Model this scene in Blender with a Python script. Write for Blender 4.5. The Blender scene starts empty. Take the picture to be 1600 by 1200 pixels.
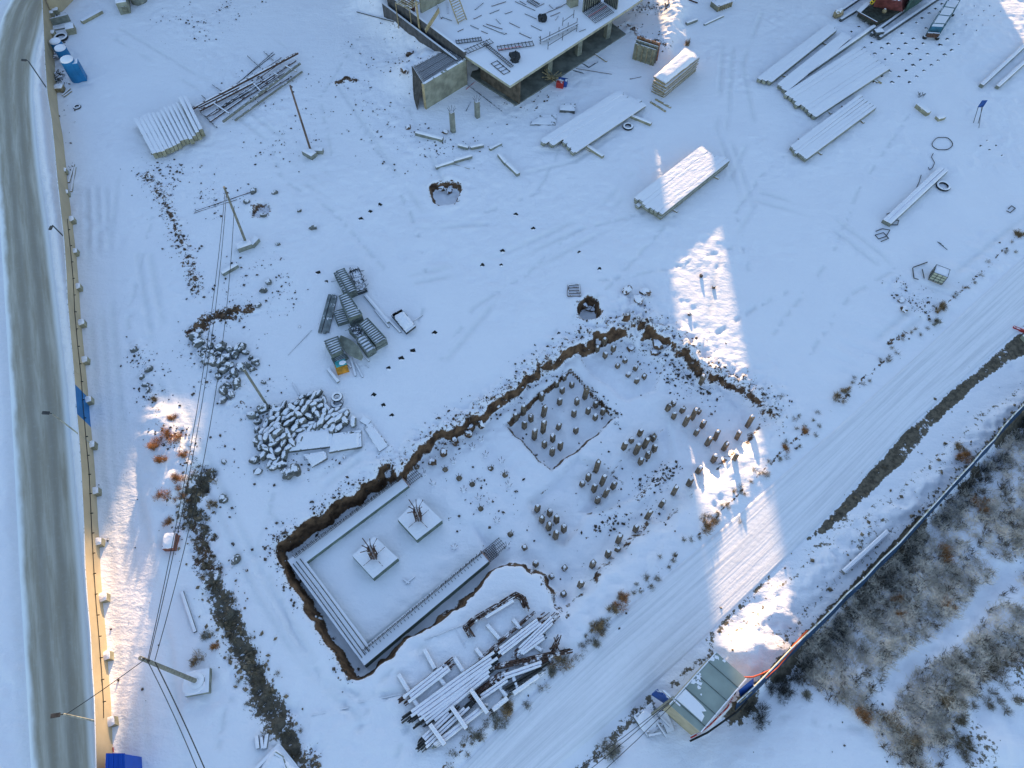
import bpy, math, random
import numpy as np
from mathutils import Vector, Matrix
random.seed(7); RNG = np.random.default_rng(7)
scene = bpy.context.scene
COL = scene.collection
# ------------------------------------------------------------------ camera
CAM_H = 48.0; FPX = 1110.0; TILT = math.radians(31.5); ROLL = math.radians(1.2)
ct, st = math.cos(TILT), math.sin(TILT)
right0 = Vector((1, 0, 0)); up0 = Vector((0, ct, st)); fwd = Vector((0, st, -ct))
right = right0 * math.cos(ROLL) + up0 * math.sin(ROLL)
up = up0 * math.cos(ROLL) - right0 * math.sin(ROLL)
cd = bpy.data.cameras.new('camera'); cam = bpy.data.objects.new('camera', cd); COL.objects.link(cam)
cd.sensor_width = 36.0; cd.lens = 36.0 * FPX / 1600.0; cd.clip_start = 0.5; cd.clip_end = 3000
m = Matrix.Identity(4)
for i in range(3):
    m[i][0] = right[i]; m[i][1] = up[i]; m[i][2] = -fwd[i]
m[2][3] = CAM_H
cam.matrix_world = m
scene.camera = cam
# ------------------------------------------------------------------ sky, sun, exposure
SUN_EL = math.radians(8.5); SUN_AZ = 0.0
w = bpy.data.worlds.new('World'); scene.world = w; w.use_nodes = True
nt = w.node_tree
sky = nt.nodes.new('ShaderNodeTexSky'); sky.sky_type = 'NISHITA'; sky.sun_disc = False
sky.sun_elevation = SUN_EL; sky.sun_rotation = SUN_AZ
sky.air_density = 1.0; sky.dust_density = 0.3; sky.ozone_density = 1.6
bg = nt.nodes['Background']; bg.inputs['Strength'].default_value = 0.15
nt.links.new(sky.outputs[0], bg.inputs[0])
sl = bpy.data.lights.new('sun', 'SUN'); sun = bpy.data.objects.new('sun', sl); COL.objects.link(sun)
sl.energy = 4.3; sl.angle = math.radians(0.75); sl.color = (1.0, 0.71, 0.37)
sun.rotation_euler = (-(math.pi / 2 - SUN_EL), 0, -SUN_AZ); sun.location = (0, 150, 60)
vs = scene.view_settings
vs.view_transform = 'Standard'; vs.look = 'None'; vs.gamma = 1; vs.use_curve_mapping = False
vs.exposure = 1.6

# ------------------------------------------------------------------ helpers
def P(px, py, z=0.0):
    """a pixel of the survey photo to the point at height z"""
    d = right * (px - 800) - up * (py - 600) + fwd * FPX
    t = (z - CAM_H) / d.z
    return Vector((d.x * t, d.y * t, z))
def P2(px, py, z=0.0):
    p = P(px, py, z); return (p.x, p.y)
def _h(ix, iy, seed):
    n = (ix.astype(np.int64) * 374761393 + iy.astype(np.int64) * 668265263 + seed * 1442695041) & 0x7fffffff
    n = ((n ^ (n >> 13)) * 1274126177) & 0x7fffffff
    return ((n ^ (n >> 16)) & 0xffff) / 65535.0
def vnoise(x, y, seed=0):
    xi = np.floor(x); yi = np.floor(y); fx = x - xi; fy = y - yi
    fx = fx * fx * (3 - 2 * fx); fy = fy * fy * (3 - 2 * fy)
    a = _h(xi, yi, seed); b = _h(xi + 1, yi, seed); c = _h(xi, yi + 1, seed); d = _h(xi + 1, yi + 1, seed)
    return (a * (1 - fx) + b * fx) * (1 - fy) + (c * (1 - fx) + d * fx) * fy
def fbm(x, y, f, octs=4, seed=0):
    s = 0; a = 0.5; t = 0
    for k in range(octs):
        s = s + a * vnoise(x * f + 17.3 * k, y * f - 9.1 * k, seed + k); t += a; a *= 0.5; f *= 2.03
    return s / t
def sm(e0, e1, x):
    t = np.clip((x - e0) / (e1 - e0), 0, 1); return t * t * (3 - 2 * t)
def segdist(x, y, a, b):
    dx, dy = b[0] - a[0], b[1] - a[1]; L = dx * dx + dy * dy + 1e-9
    t = np.clip(((x - a[0]) * dx + (y - a[1]) * dy) / L, 0, 1)
    return np.hypot(x - a[0] - t * dx, y - a[1] - t * dy)
def linedist(x, y, pts):
    d = np.full(x.shape, 1e9)
    for a, b in zip(pts[:-1], pts[1:]): d = np.minimum(d, segdist(x, y, a, b))
    return d
def polysd(x, y, pts):
    """signed distance, positive inside"""
    d = linedist(x, y, list(pts) + [pts[0]]); ins = np.zeros(x.shape, bool)
    n = len(pts)
    for i in range(n):
        (x0, y0), (x1, y1) = pts[i], pts[(i + 1) % n]
        if y0 == y1: continue
        ins ^= ((y0 > y) != (y1 > y)) & (x < (x1 - x0) * (y - y0) / (y1 - y0) + x0)
    return np.where(ins, d, -d)
def PL(pts, z=0): return [P2(a, b, z) for a, b in pts]

# ------------------------------------------------------------------ materials
def newmat(name):
    mt = bpy.data.materials.new(name); mt.use_nodes = True
    n = mt.node_tree.nodes; l = mt.node_tree.links
    return mt, n, l, n['Principled BSDF']
def mathn(n, l, op, a, b=None, clamp=False):
    k = n.new('ShaderNodeMath'); k.operation = op; k.use_clamp = clamp
    for i, v in enumerate((a, b)):
        if v is None: continue
        if isinstance(v, (int, float)): k.inputs[i].default_value = v
        else: l.new(v, k.inputs[i])
    return k.outputs[0]
def rng(n, l, v, a, b, c=0.0, d=1.0):
    k = n.new('ShaderNodeMapRange'); k.interpolation_type = 'SMOOTHSTEP'
    l.new(v, k.inputs[0])
    for i, q in enumerate((a, b, c, d)): k.inputs[i + 1].default_value = q
    return k.outputs[0]
def noisen(n, l, vec, scale, detail=4, rough=0.55):
    k = n.new('ShaderNodeTexNoise'); k.inputs['Scale'].default_value = scale
    k.inputs['Detail'].default_value = detail; k.inputs['Roughness'].default_value = rough
    if vec is not None: l.new(vec, k.inputs['Vector'])
    return k.outputs[0]
def mixc(n, l, fac, a, b):
    k = n.new('ShaderNodeMix'); k.data_type = 'RGBA'
    if isinstance(fac, float): k.inputs[0].default_value = fac
    else: l.new(fac, k.inputs[0])
    for s, v in ((6, a), (7, b)):
        if isinstance(v, tuple): k.inputs[s].default_value = (*v[:3], 1)
        else: l.new(v, k.inputs[s])
    return k.outputs[2]
SNOW = (0.885, 0.83, 0.90)
MATS = {}
def mat(name, col, rough=0.8, snow=0.0, var=0.35, scale=3.0, metal=0.0, lo=0.45, col2=None, bump=0.0):
    """surface with mottled colour; snow lies on whatever faces up (0 none .. 1 full cover)"""
    if name in MATS: return MATS[name]
    mt, n, l, b = newmat(name)
    g = n.new('ShaderNodeNewGeometry'); pos = g.outputs['Position']
    nz = noisen(n, l, pos, scale, 5)
    dark = tuple(c * (1 - var) for c in col); light = col2 or tuple(min(1, c * (1 + var)) for c in col)
    c = mixc(n, l, rng(n, l, nz, 0.3, 0.7), dark, light)
    if snow > 0:
        sp = n.new('ShaderNodeSeparateXYZ'); l.new(g.outputs['Normal'], sp.inputs[0])
        n2 = noisen(n, l, pos, 2.3, 5, 0.65)
        v = mathn(n, l, 'ADD', sp.outputs[2], mathn(n, l, 'MULTIPLY', mathn(n, l, 'SUBTRACT', n2, 0.5), 0.9 if snow >= 0.9 else 1.6))
        f = rng(n, l, v, lo + (1 - snow) * 0.75, lo + (1 - snow) * 0.75 + 0.14)
        c = mixc(n, l, f, c, SNOW)
    l.new(c, b.inputs['Base Color'])
    b.inputs['Roughness'].default_value = rough; b.inputs['Metallic'].default_value = metal
    b.inputs['Specular IOR Level'].default_value = 0.3
    if bump:
        bp = n.new('ShaderNodeBump'); bp.inputs['Strength'].default_value = 0.6; bp.inputs['Distance'].default_value = bump
        l.new(noisen(n, l, pos, scale * 3, 4), bp.inputs['Height']); l.new(bp.outputs[0], b.inputs['Normal'])
    MATS[name] = mt
    return mt
def snow_material(name='snow'):
    mt, n, l, b = newmat(name)
    g = n.new('ShaderNodeNewGeometry'); pos = g.outputs['Position']
    nz = noisen(n, l, pos, 0.25, 4)
    c = mixc(n, l, nz, (0.84, 0.785, 0.86), (0.92, 0.865, 0.925))
    l.new(c, b.inputs['Base Color']); b.inputs['Roughness'].default_value = 0.75
    b.inputs['Specular IOR Level'].default_value = 0.15
    h = mathn(n, l, 'ADD', noisen(n, l, pos, 5.0, 5, 0.6), mathn(n, l, 'MULTIPLY', noisen(n, l, pos, 1.2, 3), 1.5))
    bp = n.new('ShaderNodeBump'); bp.inputs['Strength'].default_value = 0.5; bp.inputs['Distance'].default_value = 0.06
    l.new(h, bp.inputs['Height']); l.new(bp.outputs[0], b.inputs['Normal'])
    MATS[name] = mt
    return mt
M_SNOW = snow_material()
def ground_material():
    mt, n, l, b = newmat('snowy_ground')
    g = n.new('ShaderNodeNewGeometry'); pos = g.outputs['Position']
    at = n.new('ShaderNodeAttribute'); at.attribute_name = 'mask'
    sp = n.new('ShaderNodeSeparateColor'); l.new(at.outputs['Color'], sp.inputs[0])
    R, G, B = sp.outputs
    snz = n.new('ShaderNodeSeparateXYZ'); l.new(g.outputs['Normal'], snz.inputs[0])
    n_f = noisen(n, l, pos, 2.6, 7, 0.72)
    n_s = noisen(n, l, pos, 0.22, 4)
    snow = mixc(n, l, n_s, (0.84, 0.785, 0.86), (0.92, 0.865, 0.925))
    snow = mixc(n, l, mathn(n, l, 'MULTIPLY', B, mathn(n, l, 'MULTIPLY', n_f, 1.1)), snow, (0.56, 0.55, 0.56))
    n_c = noisen(n, l, pos, 1.7, 5)
    soil = mixc(n, l, rng(n, l, n_c, 0.3, 0.7), (0.050, 0.026, 0.017), (0.19, 0.105, 0.062))
    grav = mixc(n, l, rng(n, l, n_f, 0.3, 0.7), (0.052, 0.040, 0.031), (0.19, 0.148, 0.11))
    off = mathn(n, l, 'MULTIPLY', mathn(n, l, 'SUBTRACT', n_f, 0.5), 1.9)
    fs = rng(n, l, mathn(n, l, 'ADD', R, off), 0.47, 0.57)
    fg = rng(n, l, mathn(n, l, 'ADD', G, off), 0.47, 0.57)
    slope = rng(n, l, mathn(n, l, 'ADD', snz.outputs[2], mathn(n, l, 'MULTIPLY', off, 0.42)), 0.62, 0.72, 1.0, 0.0)
    fs = mathn(n, l, 'MAXIMUM', fs, slope)
    c = mixc(n, l, fs, snow, soil); c = mixc(n, l, fg, c, grav)
    l.new(c, b.inputs['Base Color']); b.inputs['Roughness'].default_value = 0.8
    b.inputs['Specular IOR Level'].default_value = 0.15
    mp = n.new('ShaderNodeMapping'); mp.inputs['Rotation'].default_value = (0, 0, 0.7); mp.inputs['Scale'].default_value = (0.5, 1.6, 1)
    l.new(pos, mp.inputs[0])
    h = mathn(n, l, 'ADD', noisen(n, l, pos, 4.0, 6, 0.62), mathn(n, l, 'MULTIPLY', noisen(n, l, mp.outputs[0], 0.9, 4), 1.6))
    bp = n.new('ShaderNodeBump'); bp.inputs['Strength'].default_value = 1.0; bp.inputs['Distance'].default_value = 0.05
    l.new(h, bp.inputs['Height']); l.new(bp.outputs[0], b.inputs['Normal'])
    return mt
def road_material(name, kind):
    """u across 0..1, v along in metres"""
    mt, n, l, b = newmat(name)
    g = n.new('ShaderNodeNewGeometry'); pos = g.outputs['Position']
    uv = n.new('ShaderNodeUVMap'); uv.uv_map = 'UVMap'
    sx = n.new('ShaderNodeSeparateXYZ'); l.new(uv.outputs[0], sx.inputs[0]); U = sx.outputs[0]
    mp = n.new('ShaderNodeMapping'); mp.inputs['Scale'].default_value = (9 if kind == 'ice' else 22, 0.16 if kind == 'ice' else 0.10, 1); l.new(uv.outputs[0], mp.inputs[0])
    streak = noisen(n, l, mp.outputs[0], 1.0, 6, 0.65)
    mp2 = n.new('ShaderNodeMapping'); mp2.inputs['Scale'].default_value = (3, 0.25, 1); l.new(uv.outputs[0], mp2.inputs[0])
    wob = noisen(n, l, mp2.outputs[0], 1.0, 4)
    fine = noisen(n, l, pos, 3.0, 6, 0.7)
    if kind == 'ice':
        def bell(c, wd):
            d = mathn(n, l, 'ABSOLUTE', mathn(n, l, 'SUBTRACT', U, c))
            return rng(n, l, d, 0.0, wd, 1.0, 0.0)
        U = mathn(n, l, 'ADD', U, mathn(n, l, 'MULTIPLY', mathn(n, l, 'SUBTRACT', wob, 0.5), 0.10))
        tr = mathn(n, l, 'MAXIMUM', bell(0.36, 0.14), bell(0.66, 0.16))
        trk = mathn(n, l, 'MULTIPLY', tr, rng(n, l, streak, 0.15, 0.6))
        c = mixc(n, l, rng(n, l, streak, 0.3, 0.75), (0.35, 0.295, 0.235), (0.56, 0.50, 0.44))
        c = mixc(n, l, mathn(n, l, 'MULTIPLY', trk, 0.55), c, (0.17, 0.142, 0.118))
        c = mixc(n, l, mathn(n, l, 'MULTIPLY', rng(n, l, fine, 0.50, 0.72), 0.12), c, (0.60, 0.60, 0.58))
        e = mathn(n, l, 'MINIMUM', U, mathn(n, l, 'SUBTRACT', 1.0, U))
        e = mathn(n, l, 'ADD', e, mathn(n, l, 'MULTIPLY', mathn(n, l, 'SUBTRACT', wob, 0.5), 0.10))
        c = mixc(n, l, rng(n, l, e, 0.05, 0.17, 1.0, 0.0), c, (0.86, 0.84, 0.87))
        rough, dist = 0.7, 0.02
    else:
        c = mixc(n, l, rng(n, l, streak, 0.35, 0.75), (0.89, 0.835, 0.895), (0.69, 0.65, 0.71))
        c = mixc(n, l, mathn(n, l, 'MULTIPLY', rng(n, l, fine, 0.45, 0.7), 0.15), c, (0.65, 0.65, 0.64))
        rough, dist = 0.75, 0.09
    l.new(c, b.inputs['Base Color']); b.inputs['Roughness'].default_value = rough
    b.inputs['Specular IOR Level'].default_value = 0.2
    h = mathn(n, l, 'ADD', streak, mathn(n, l, 'MULTIPLY', fine, 0.6))
    bp = n.new('ShaderNodeBump'); bp.inputs['Strength'].default_value = 0.6; bp.inputs['Distance'].default_value = dist
    l.new(h, bp.inputs['Height']); l.new(bp.outputs[0], b.inputs['Normal'])
    return mt

# ------------------------------------------------------------------ mesh builder
class MB:
    def __init__(s): s.v = []; s.f = []
    def add(s, vs, fs):
        o = len(s.v); s.v.extend([tuple(p) for p in vs]); s.f.extend([tuple(i + o for i in f) for f in fs]); return s
    BF = [(0, 3, 2, 1), (4, 5, 6, 7), (0, 1, 5, 4), (1, 2, 6, 5), (2, 3, 7, 6), (3, 0, 4, 7)]
    def beam(s, a, b, wd, ht, taper=1.0, drop=0.0):
        """box running from a to b; a and b are the middle of its underside"""
        a = Vector(a); b = Vector(b); d = (b - a); sd = Vector((d.y, -d.x, 0))
        if sd.length < 1e-5: sd = Vector((1, 0, 0))
        sd.normalize(); u = sd.cross(d).normalized()
        if u.z < 0: u = -u
        q = []
        for zz in (0, ht):
            for p, k in ((a, 1.0), (b, taper)):
                for sg in ((-1, 1) if p is a else (1, -1)):
                    q.append(p + sd * (sg * wd / 2 * k) + u * zz)
        return s.add(q, s.BF)
    def box(s, c, sx, sy, sz, rz=0.0, ts=1.0):
        """c = middle of the underside"""
        co, si = math.cos(rz), math.sin(rz); q = []
        for z, k in ((0, 1.0), (sz, ts)):
            for ux, uy in ((-1, -1), (1, -1), (1, 1), (-1, 1)):
                x, y = ux * sx / 2 * k, uy * sy / 2 * k
                q.append((c[0] + x * co - y * si, c[1] + x * si + y * co, c[2] + z))
        return s.add(q, s.BF)
    def prism(s, poly, z0, z1, top=None):
        n = len(poly); t = top or poly
        ar = sum(poly[i][0] * poly[(i + 1) % n][1] - poly[(i + 1) % n][0] * poly[i][1] for i in range(n))
        if ar < 0: poly = poly[::-1]; t = t[::-1]
        vs = [(p[0], p[1], z0) for p in poly] + [(p[0], p[1], z1) for p in t]
        fs = [tuple(range(n))[::-1], tuple(range(n, 2 * n))] + [(i, (i + 1) % n, n + (i + 1) % n, n + i) for i in range(n)]
        return s.add(vs, fs)
    def path(s, pts, r, n=5, r1=None):
        pts = [Vector(p) for p in pts]; rings = []
        for i, p in enumerate(pts):
            d = (pts[min(i + 1, len(pts) - 1)] - pts[max(i - 1, 0)]).normalized()
            a = d.cross(Vector((0, 0, 1)) if abs(d.z) < 0.9 else Vector((1, 0, 0))).normalized(); b = d.cross(a)
            rr = r if r1 is None else r + (r1 - r) * i / (len(pts) - 1)
            rings.append([p + (a * math.cos(2 * math.pi * k / n) + b * math.sin(2 * math.pi * k / n)) * rr for k in range(n)])
        vs = [q for rg in rings for q in rg]; fs = []
        for i in range(len(pts) - 1):
            for k in range(n):
                fs.append((i * n + k, i * n + (k + 1) % n, (i + 1) * n + (k + 1) % n, (i + 1) * n + k))
        fs.append(tuple(range(n))[::-1]); fs.append(tuple(range((len(pts) - 1) * n, len(pts) * n)))
        return s.add(vs, fs)
    def lathe(s, c, prof, n=16, axis=None):
        """prof = [(r, z)...] about the vertical through c"""
        vs = []; fs = []
        for r, z in prof:
            for k in range(n):
                a = 2 * math.pi * k / n; vs.append((c[0] + r * math.cos(a), c[1] + r * math.sin(a), c[2] + z))
        for i in range(len(prof) - 1):
            for k in range(n): fs.append((i * n + k, i * n + (k + 1) % n, (i + 1) * n + (k + 1) % n, (i + 1) * n + k))
        fs.append(tuple(range(n))[::-1]); fs.append(tuple(range((len(prof) - 1) * n, len(prof) * n)))
        return s.add(vs, fs)
    def torus(s, c, R, r, n=20, k=8, tilt=None):
        vs = []; fs = []
        for i in range(n):
            a = 2 * math.pi * i / n
            for j in range(k):
                b = 2 * math.pi * j / k; p = Vector(((R + r * math.cos(b)) * math.cos(a), (R + r * math.cos(b)) * math.sin(a), r * math.sin(b)))
                if tilt: p = tilt @ p
                vs.append((c[0] + p.x, c[1] + p.y, c[2] + p.z))
        for i in range(n):
            for j in range(k):
                fs.append((i * k + j, ((i + 1) % n) * k + j, ((i + 1) % n) * k + (j + 1) % k, i * k + (j + 1) % k))
        return s.add(vs, fs)
    def lump(s, c, rx, ry, rz, rot=0.0, seed=0, amp=0.3, box=0.0):
        """a broken stone: faceted ball pushed in and out"""
        rd = random.Random(seed); vs = []; co, si = math.cos(rot), math.sin(rot)
        for q in ICO[0]:
            p = Vector(q)
            if box: 
                mx = max(abs(p.x), abs(p.y), abs(p.z)); p = p.lerp(p / mx, box)
            p = p * (1 + rd.uniform(-amp, amp)); x, y = p.x * rx, p.y * ry
            vs.append((c[0] + x * co - y * si, c[1] + x * si + y * co, c[2] + p.z * rz))
        return s.add(vs, ICO[1])
def _ico():
    t = (1 + 5 ** 0.5) / 2
    v = [Vector(q).normalized() for q in [(-1, t, 0), (1, t, 0), (-1, -t, 0), (1, -t, 0), (0, -1, t), (0, 1, t), (0, -1, -t), (0, 1, -t), (t, 0, -1), (t, 0, 1), (-t, 0, -1), (-t, 0, 1)]]
    f = [(0, 11, 5), (0, 5, 1), (0, 1, 7), (0, 7, 10), (0, 10, 11), (1, 5, 9), (5, 11, 4), (11, 10, 2), (10, 7, 6), (7, 1, 8), (3, 9, 4), (3, 4, 2), (3, 2, 6), (3, 6, 8), (3, 8, 9), (4, 9, 5), (2, 4, 11), (6, 2, 10), (8, 6, 7), (9, 8, 1)]
    mid = {}; nf = []
    def md(a, b):
        k = (min(a, b), max(a, b))
        if k not in mid: mid[k] = len(v); v.append(((v[a] + v[b]) / 2).normalized())
        return mid[k]
    for a, b, c in f:
        x, y, z = md(a, b), md(b, c), md(c, a); nf += [(a, x, z), (b, y, x), (c, z, y), (x, y, z)]
    return v, nf
ICO = _ico()
def mesh_obj(name, mb, material, origin=(0, 0, 0), parent=None, smooth=False):
    me = bpy.data.meshes.new(name)
    ox, oy, oz = origin
    me.from_pydata([(x - ox, y - oy, z - oz) for x, y, z in mb.v], [], mb.f)
    if smooth: me.polygons.foreach_set('use_smooth', [True] * len(me.polygons))
    me.materials.append(material); me.update()
    o = bpy.data.objects.new(name, me); COL.objects.link(o)
    if parent: o.parent = parent
    else: o.location = origin
    return o
def tag(o, label, cat, group=None, kind=None):
    if label: o['label'] = label
    if cat: o['category'] = cat
    if group: o['group'] = group
    if kind: o['kind'] = kind
    return o
def base_of(mbs):
    vs = [q for mb in mbs for q in mb.v]; xs = [q[0] for q in vs]; ys = [q[1] for q in vs]; zs = [q[2] for q in vs]
    return ((min(xs) + max(xs)) / 2, (min(ys) + max(ys)) / 2, min(zs))
def T(name, label, cat, parts, group=None, smooth=False):
    """one thing. parts: a (MB, material), or a list of (part name, MB, material[, label[, subparts]])"""
    if isinstance(parts, tuple):
        o = mesh_obj(name, parts[0], parts[1], base_of([parts[0]]), None, smooth)
        return tag(o, label, cat, group)
    org = base_of([p[1] for p in parts])
    e = bpy.data.objects.new(name, None); COL.objects.link(e); e.location = org; e.empty_display_size = 0.3
    tag(e, label, cat, group)
    for p in parts:
        c = mesh_obj(p[0], p[1], p[2], org, e, smooth)
        if len(p) > 3 and p[3]: c['label'] = p[3]
        if len(p) > 4:
            for q in p[4]: mesh_obj(q[0], q[1], q[2], org, c, smooth)
    return e
ORD = ['first', 'second', 'third', 'fourth', 'fifth', 'sixth', 'seventh', 'eighth', 'ninth', 'tenth', 'eleventh', 'twelfth', 'thirteenth', 'fourteenth', 'fifteenth', 'sixteenth', 'seventeenth', 'eighteenth', 'nineteenth', 'twentieth']
def ordn(i):
    if i < 20: return ORD[i]
    t = ['', '', 'twenty', 'thirty', 'forty', 'fifty', 'sixty'][(i + 1) // 10]
    return t + 'ieth' if False else (t[:-1] + 'ieth' if (i + 1) % 10 == 0 else t + '-' + ORD[(i + 1) % 10 - 1])
def side(i, n, a='left', b='right'):
    """words for place i of n counted from the nearer end"""
    if n == 1: return 'the only one'
    if i == 0: return a + 'most'
    if i == n - 1: return b + 'most'
    return ordn(i) + ' from the ' + a if i < (n + 1) // 2 else ordn(n - 1 - i) + ' from the ' + b
# ------------------------------------------------------------------ terrain
PIT = PL([(423,855),(462,826),(500,803),(560,765),(592,735),(606,728),(622,738),(640,717),(665,690),(690,668),(704,676),(730,655),(775,625),(815,598),(850,572),(900,538),(945,514),(982,503),(1030,520),(1075,548),(1110,582),(1150,590),(1190,622),(1210,652),(1195,678),(1140,722),(1085,778),(1040,812),(990,855),(930,905),(886,962),(870,942),(845,906),(815,882),(795,884),(760,905),(700,958),(640,1003),(590,1046),(550,1062),(530,1040),(490,970),(447,905),(428,872)])
UPIT = PL([(423,855),(500,803),(592,735),(622,738),(700,790),(775,840),(790,880),(700,958),(590,1046),(550,1062),(490,970),(440,895)])
UIN = PL([(640,765),(478,880),(572,1004),(752,862),(720,800)], -1.5)
BAY1 = PL([(786,655),(893,566),(968,642),(862,728)])
BAY2 = PL([(905,545),(975,512),(1045,560),(1030,600),(985,618),(930,580)])
BAY3 = PL([(905,790),(990,690),(1045,655),(1060,700),(1000,770),(930,800)])
LANE = PL([(1065,655),(1120,600),(1200,640),(1195,676),(1085,776),(985,855),(890,955),(850,905),(905,860),(990,795),(1060,725)])
BAY4 = PL([(825,780),(905,700),(965,730),(945,770),(880,850)])
NWRIM = PL([(600,728),(640,712),(668,686),(700,672),(735,648),(778,620),(815,594),(850,566),(900,532),(945,508),(985,498)])
NWRIM2 = PL([(420,853),(500,800),(592,730)])
NERIM = PL([(990,500),(1035,515),(1080,545),(1115,580),(1155,588),(1195,622),(1212,650)])
SWRIM = PL([(425,860),(447,907),(490,975),(530,1043),(548,1060)])
DITCH = PL([(318,742),(300,775),(296,800),(310,825),(318,870),(335,905),(350,950),(362,985),(385,1030),(400,1075),(425,1120),(450,1160),(480,1210)])
DITCHB = PL([(300,780),(282,812),(272,838)])
ROADBANK = PL([(1680,297),(1600,365),(1500,455),(1400,545),(1340,602),(1225,705),(1140,785),(1095,835),(990,935),(930,990),(870,1045),(800,1105),(740,1150),(690,1205)])
RR_A = PL([(400,1515),(640,1275),(700,1215),(780,1133),(900,1012),(1000,927),(1110,837),(1200,757),(1310,662),(1450,537),(1600,397),(1720,290)])
RR_B = PL([(560,1490),(800,1265),(850,1220),(930,1154),(1010,1086),(1115,989),(1180,926),(1300,807),(1420,672),(1600,514),(1720,415)])
ASPH = PL([(1700,430),(1600,517),(1420,674),(1300,808),(1262,843),(1300,823),(1360,766),(1420,709),(1470,650),(1535,590),(1600,550),(1700,468)])
OFENCE = PL([(1700,537),(1600,630),(1520,722),(1430,822),(1350,902),(1270,982),(1205,1046),(1150,1098)])
LR_E = [(-60,60,150),(-30,38,95),(0,22,68),(25,9,64),(50,1,58),(75,-4,50),(100,-6,46),(150,-7,44),(250,-1,53),(400,8,74),(500,14,86),(600,20,98),(750,28,110),(900,35,124),(1050,44,134),(1200,52,144),(1330,60,153)]
LR_A = PL([(a - 8, y) for y, a, b in LR_E]); LR_B = PL([(b + 9, y) for y, a, b in LR_E])
MOUND = PL([(1230,900),(1290,840),(1400,770),(1500,680),(1600,600),(1640,620),(1500,730),(1420,815),(1330,895),(1250,965),(1180,1040),(1125,1010),(1160,965)])
TRACKS = [PL(q) for q in [[(640,430),(780,400),(930,330),(990,270)],[(650,442),(790,412),(940,342),(1000,282)],[(1190,300),(1290,330),(1380,400),(1440,470)],[(1180,312),(1280,342),(1370,412)],[(480,290),(600,360),(760,350)],[(1130,60),(1120,200),(1160,320)],[(1146,60),(1136,200),(1176,320)],[(180,60),(330,150),(520,300),(620,340)],[(190,45),(340,135),(530,285)],[(135,300),(142,500),(158,700),(176,900),(195,1190)],
    [(190,200),(170,420),(190,640),(235,850),(262,1000),(290,1200)], [(150,280),(160,500),(176,700),(196,900),(215,1200)], [(165,280),(175,500),(190,700),(212,900),(232,1200)],
    [(215,400),(250,600),(330,780),(400,930),(470,1040),(560,1120)], [(235,400),(272,600),(350,770),(420,920),(490,1030)],
    [(420,900),(450,980),(500,1060),(560,1090),(640,1080)], [(640,170),(700,300),(900,250),(1000,180)], [(1180,320),(1120,420),(1100,560)],
    [(1250,640),(1380,520),(1500,420),(1600,340)], [(1270,650),(1400,530),(1520,430)], [(560,700),(480,760),(420,800),(400,870)], [(560,720),(490,775)],
    [(430,60),(520,120),(600,240),(660,330)], [(1140,280),(1180,200),(1160,100),(1190,20)], [(980,340),(800,440),(700,560)]]]
FOOT = PL([(560,190),(605,260),(640,330),(664,400),(668,460),(655,500)])
FOOTS = [PL(q) for q in [[(395,1000),(372,1060),(350,1120),(340,1170)],[(855,530),(960,440),(1000,395),(1060,330)],[(430,905),(455,985),(505,1065),(560,1085)],[(1120,520),(1180,480),(1230,455)],[(1080,560),(1150,500),(1190,475)],[(600,1085),(640,1130),(620,1180)],[(1180,1110),(1280,1130),(1400,1150)],[(880,220),(840,300),(760,330)],[(600,420),(520,330),(440,280),(420,215)],[(1010,330),(900,360),(820,430),(740,480),(690,560)],[(1290,200),(1200,260),(1150,330),(1170,420)],[(1420,180),(1340,300),(1300,400),(1210,520)],[(560,60),(500,150),(520,250)],[(930,440),(1040,420),(1160,380)],[(240,330),(200,500),(220,640)],[(660,1010),(600,1060),(560,1140)],[(470,860),(420,800),(430,760)],[(1400,420),(1330,460),(1260,560)]]]
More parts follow.
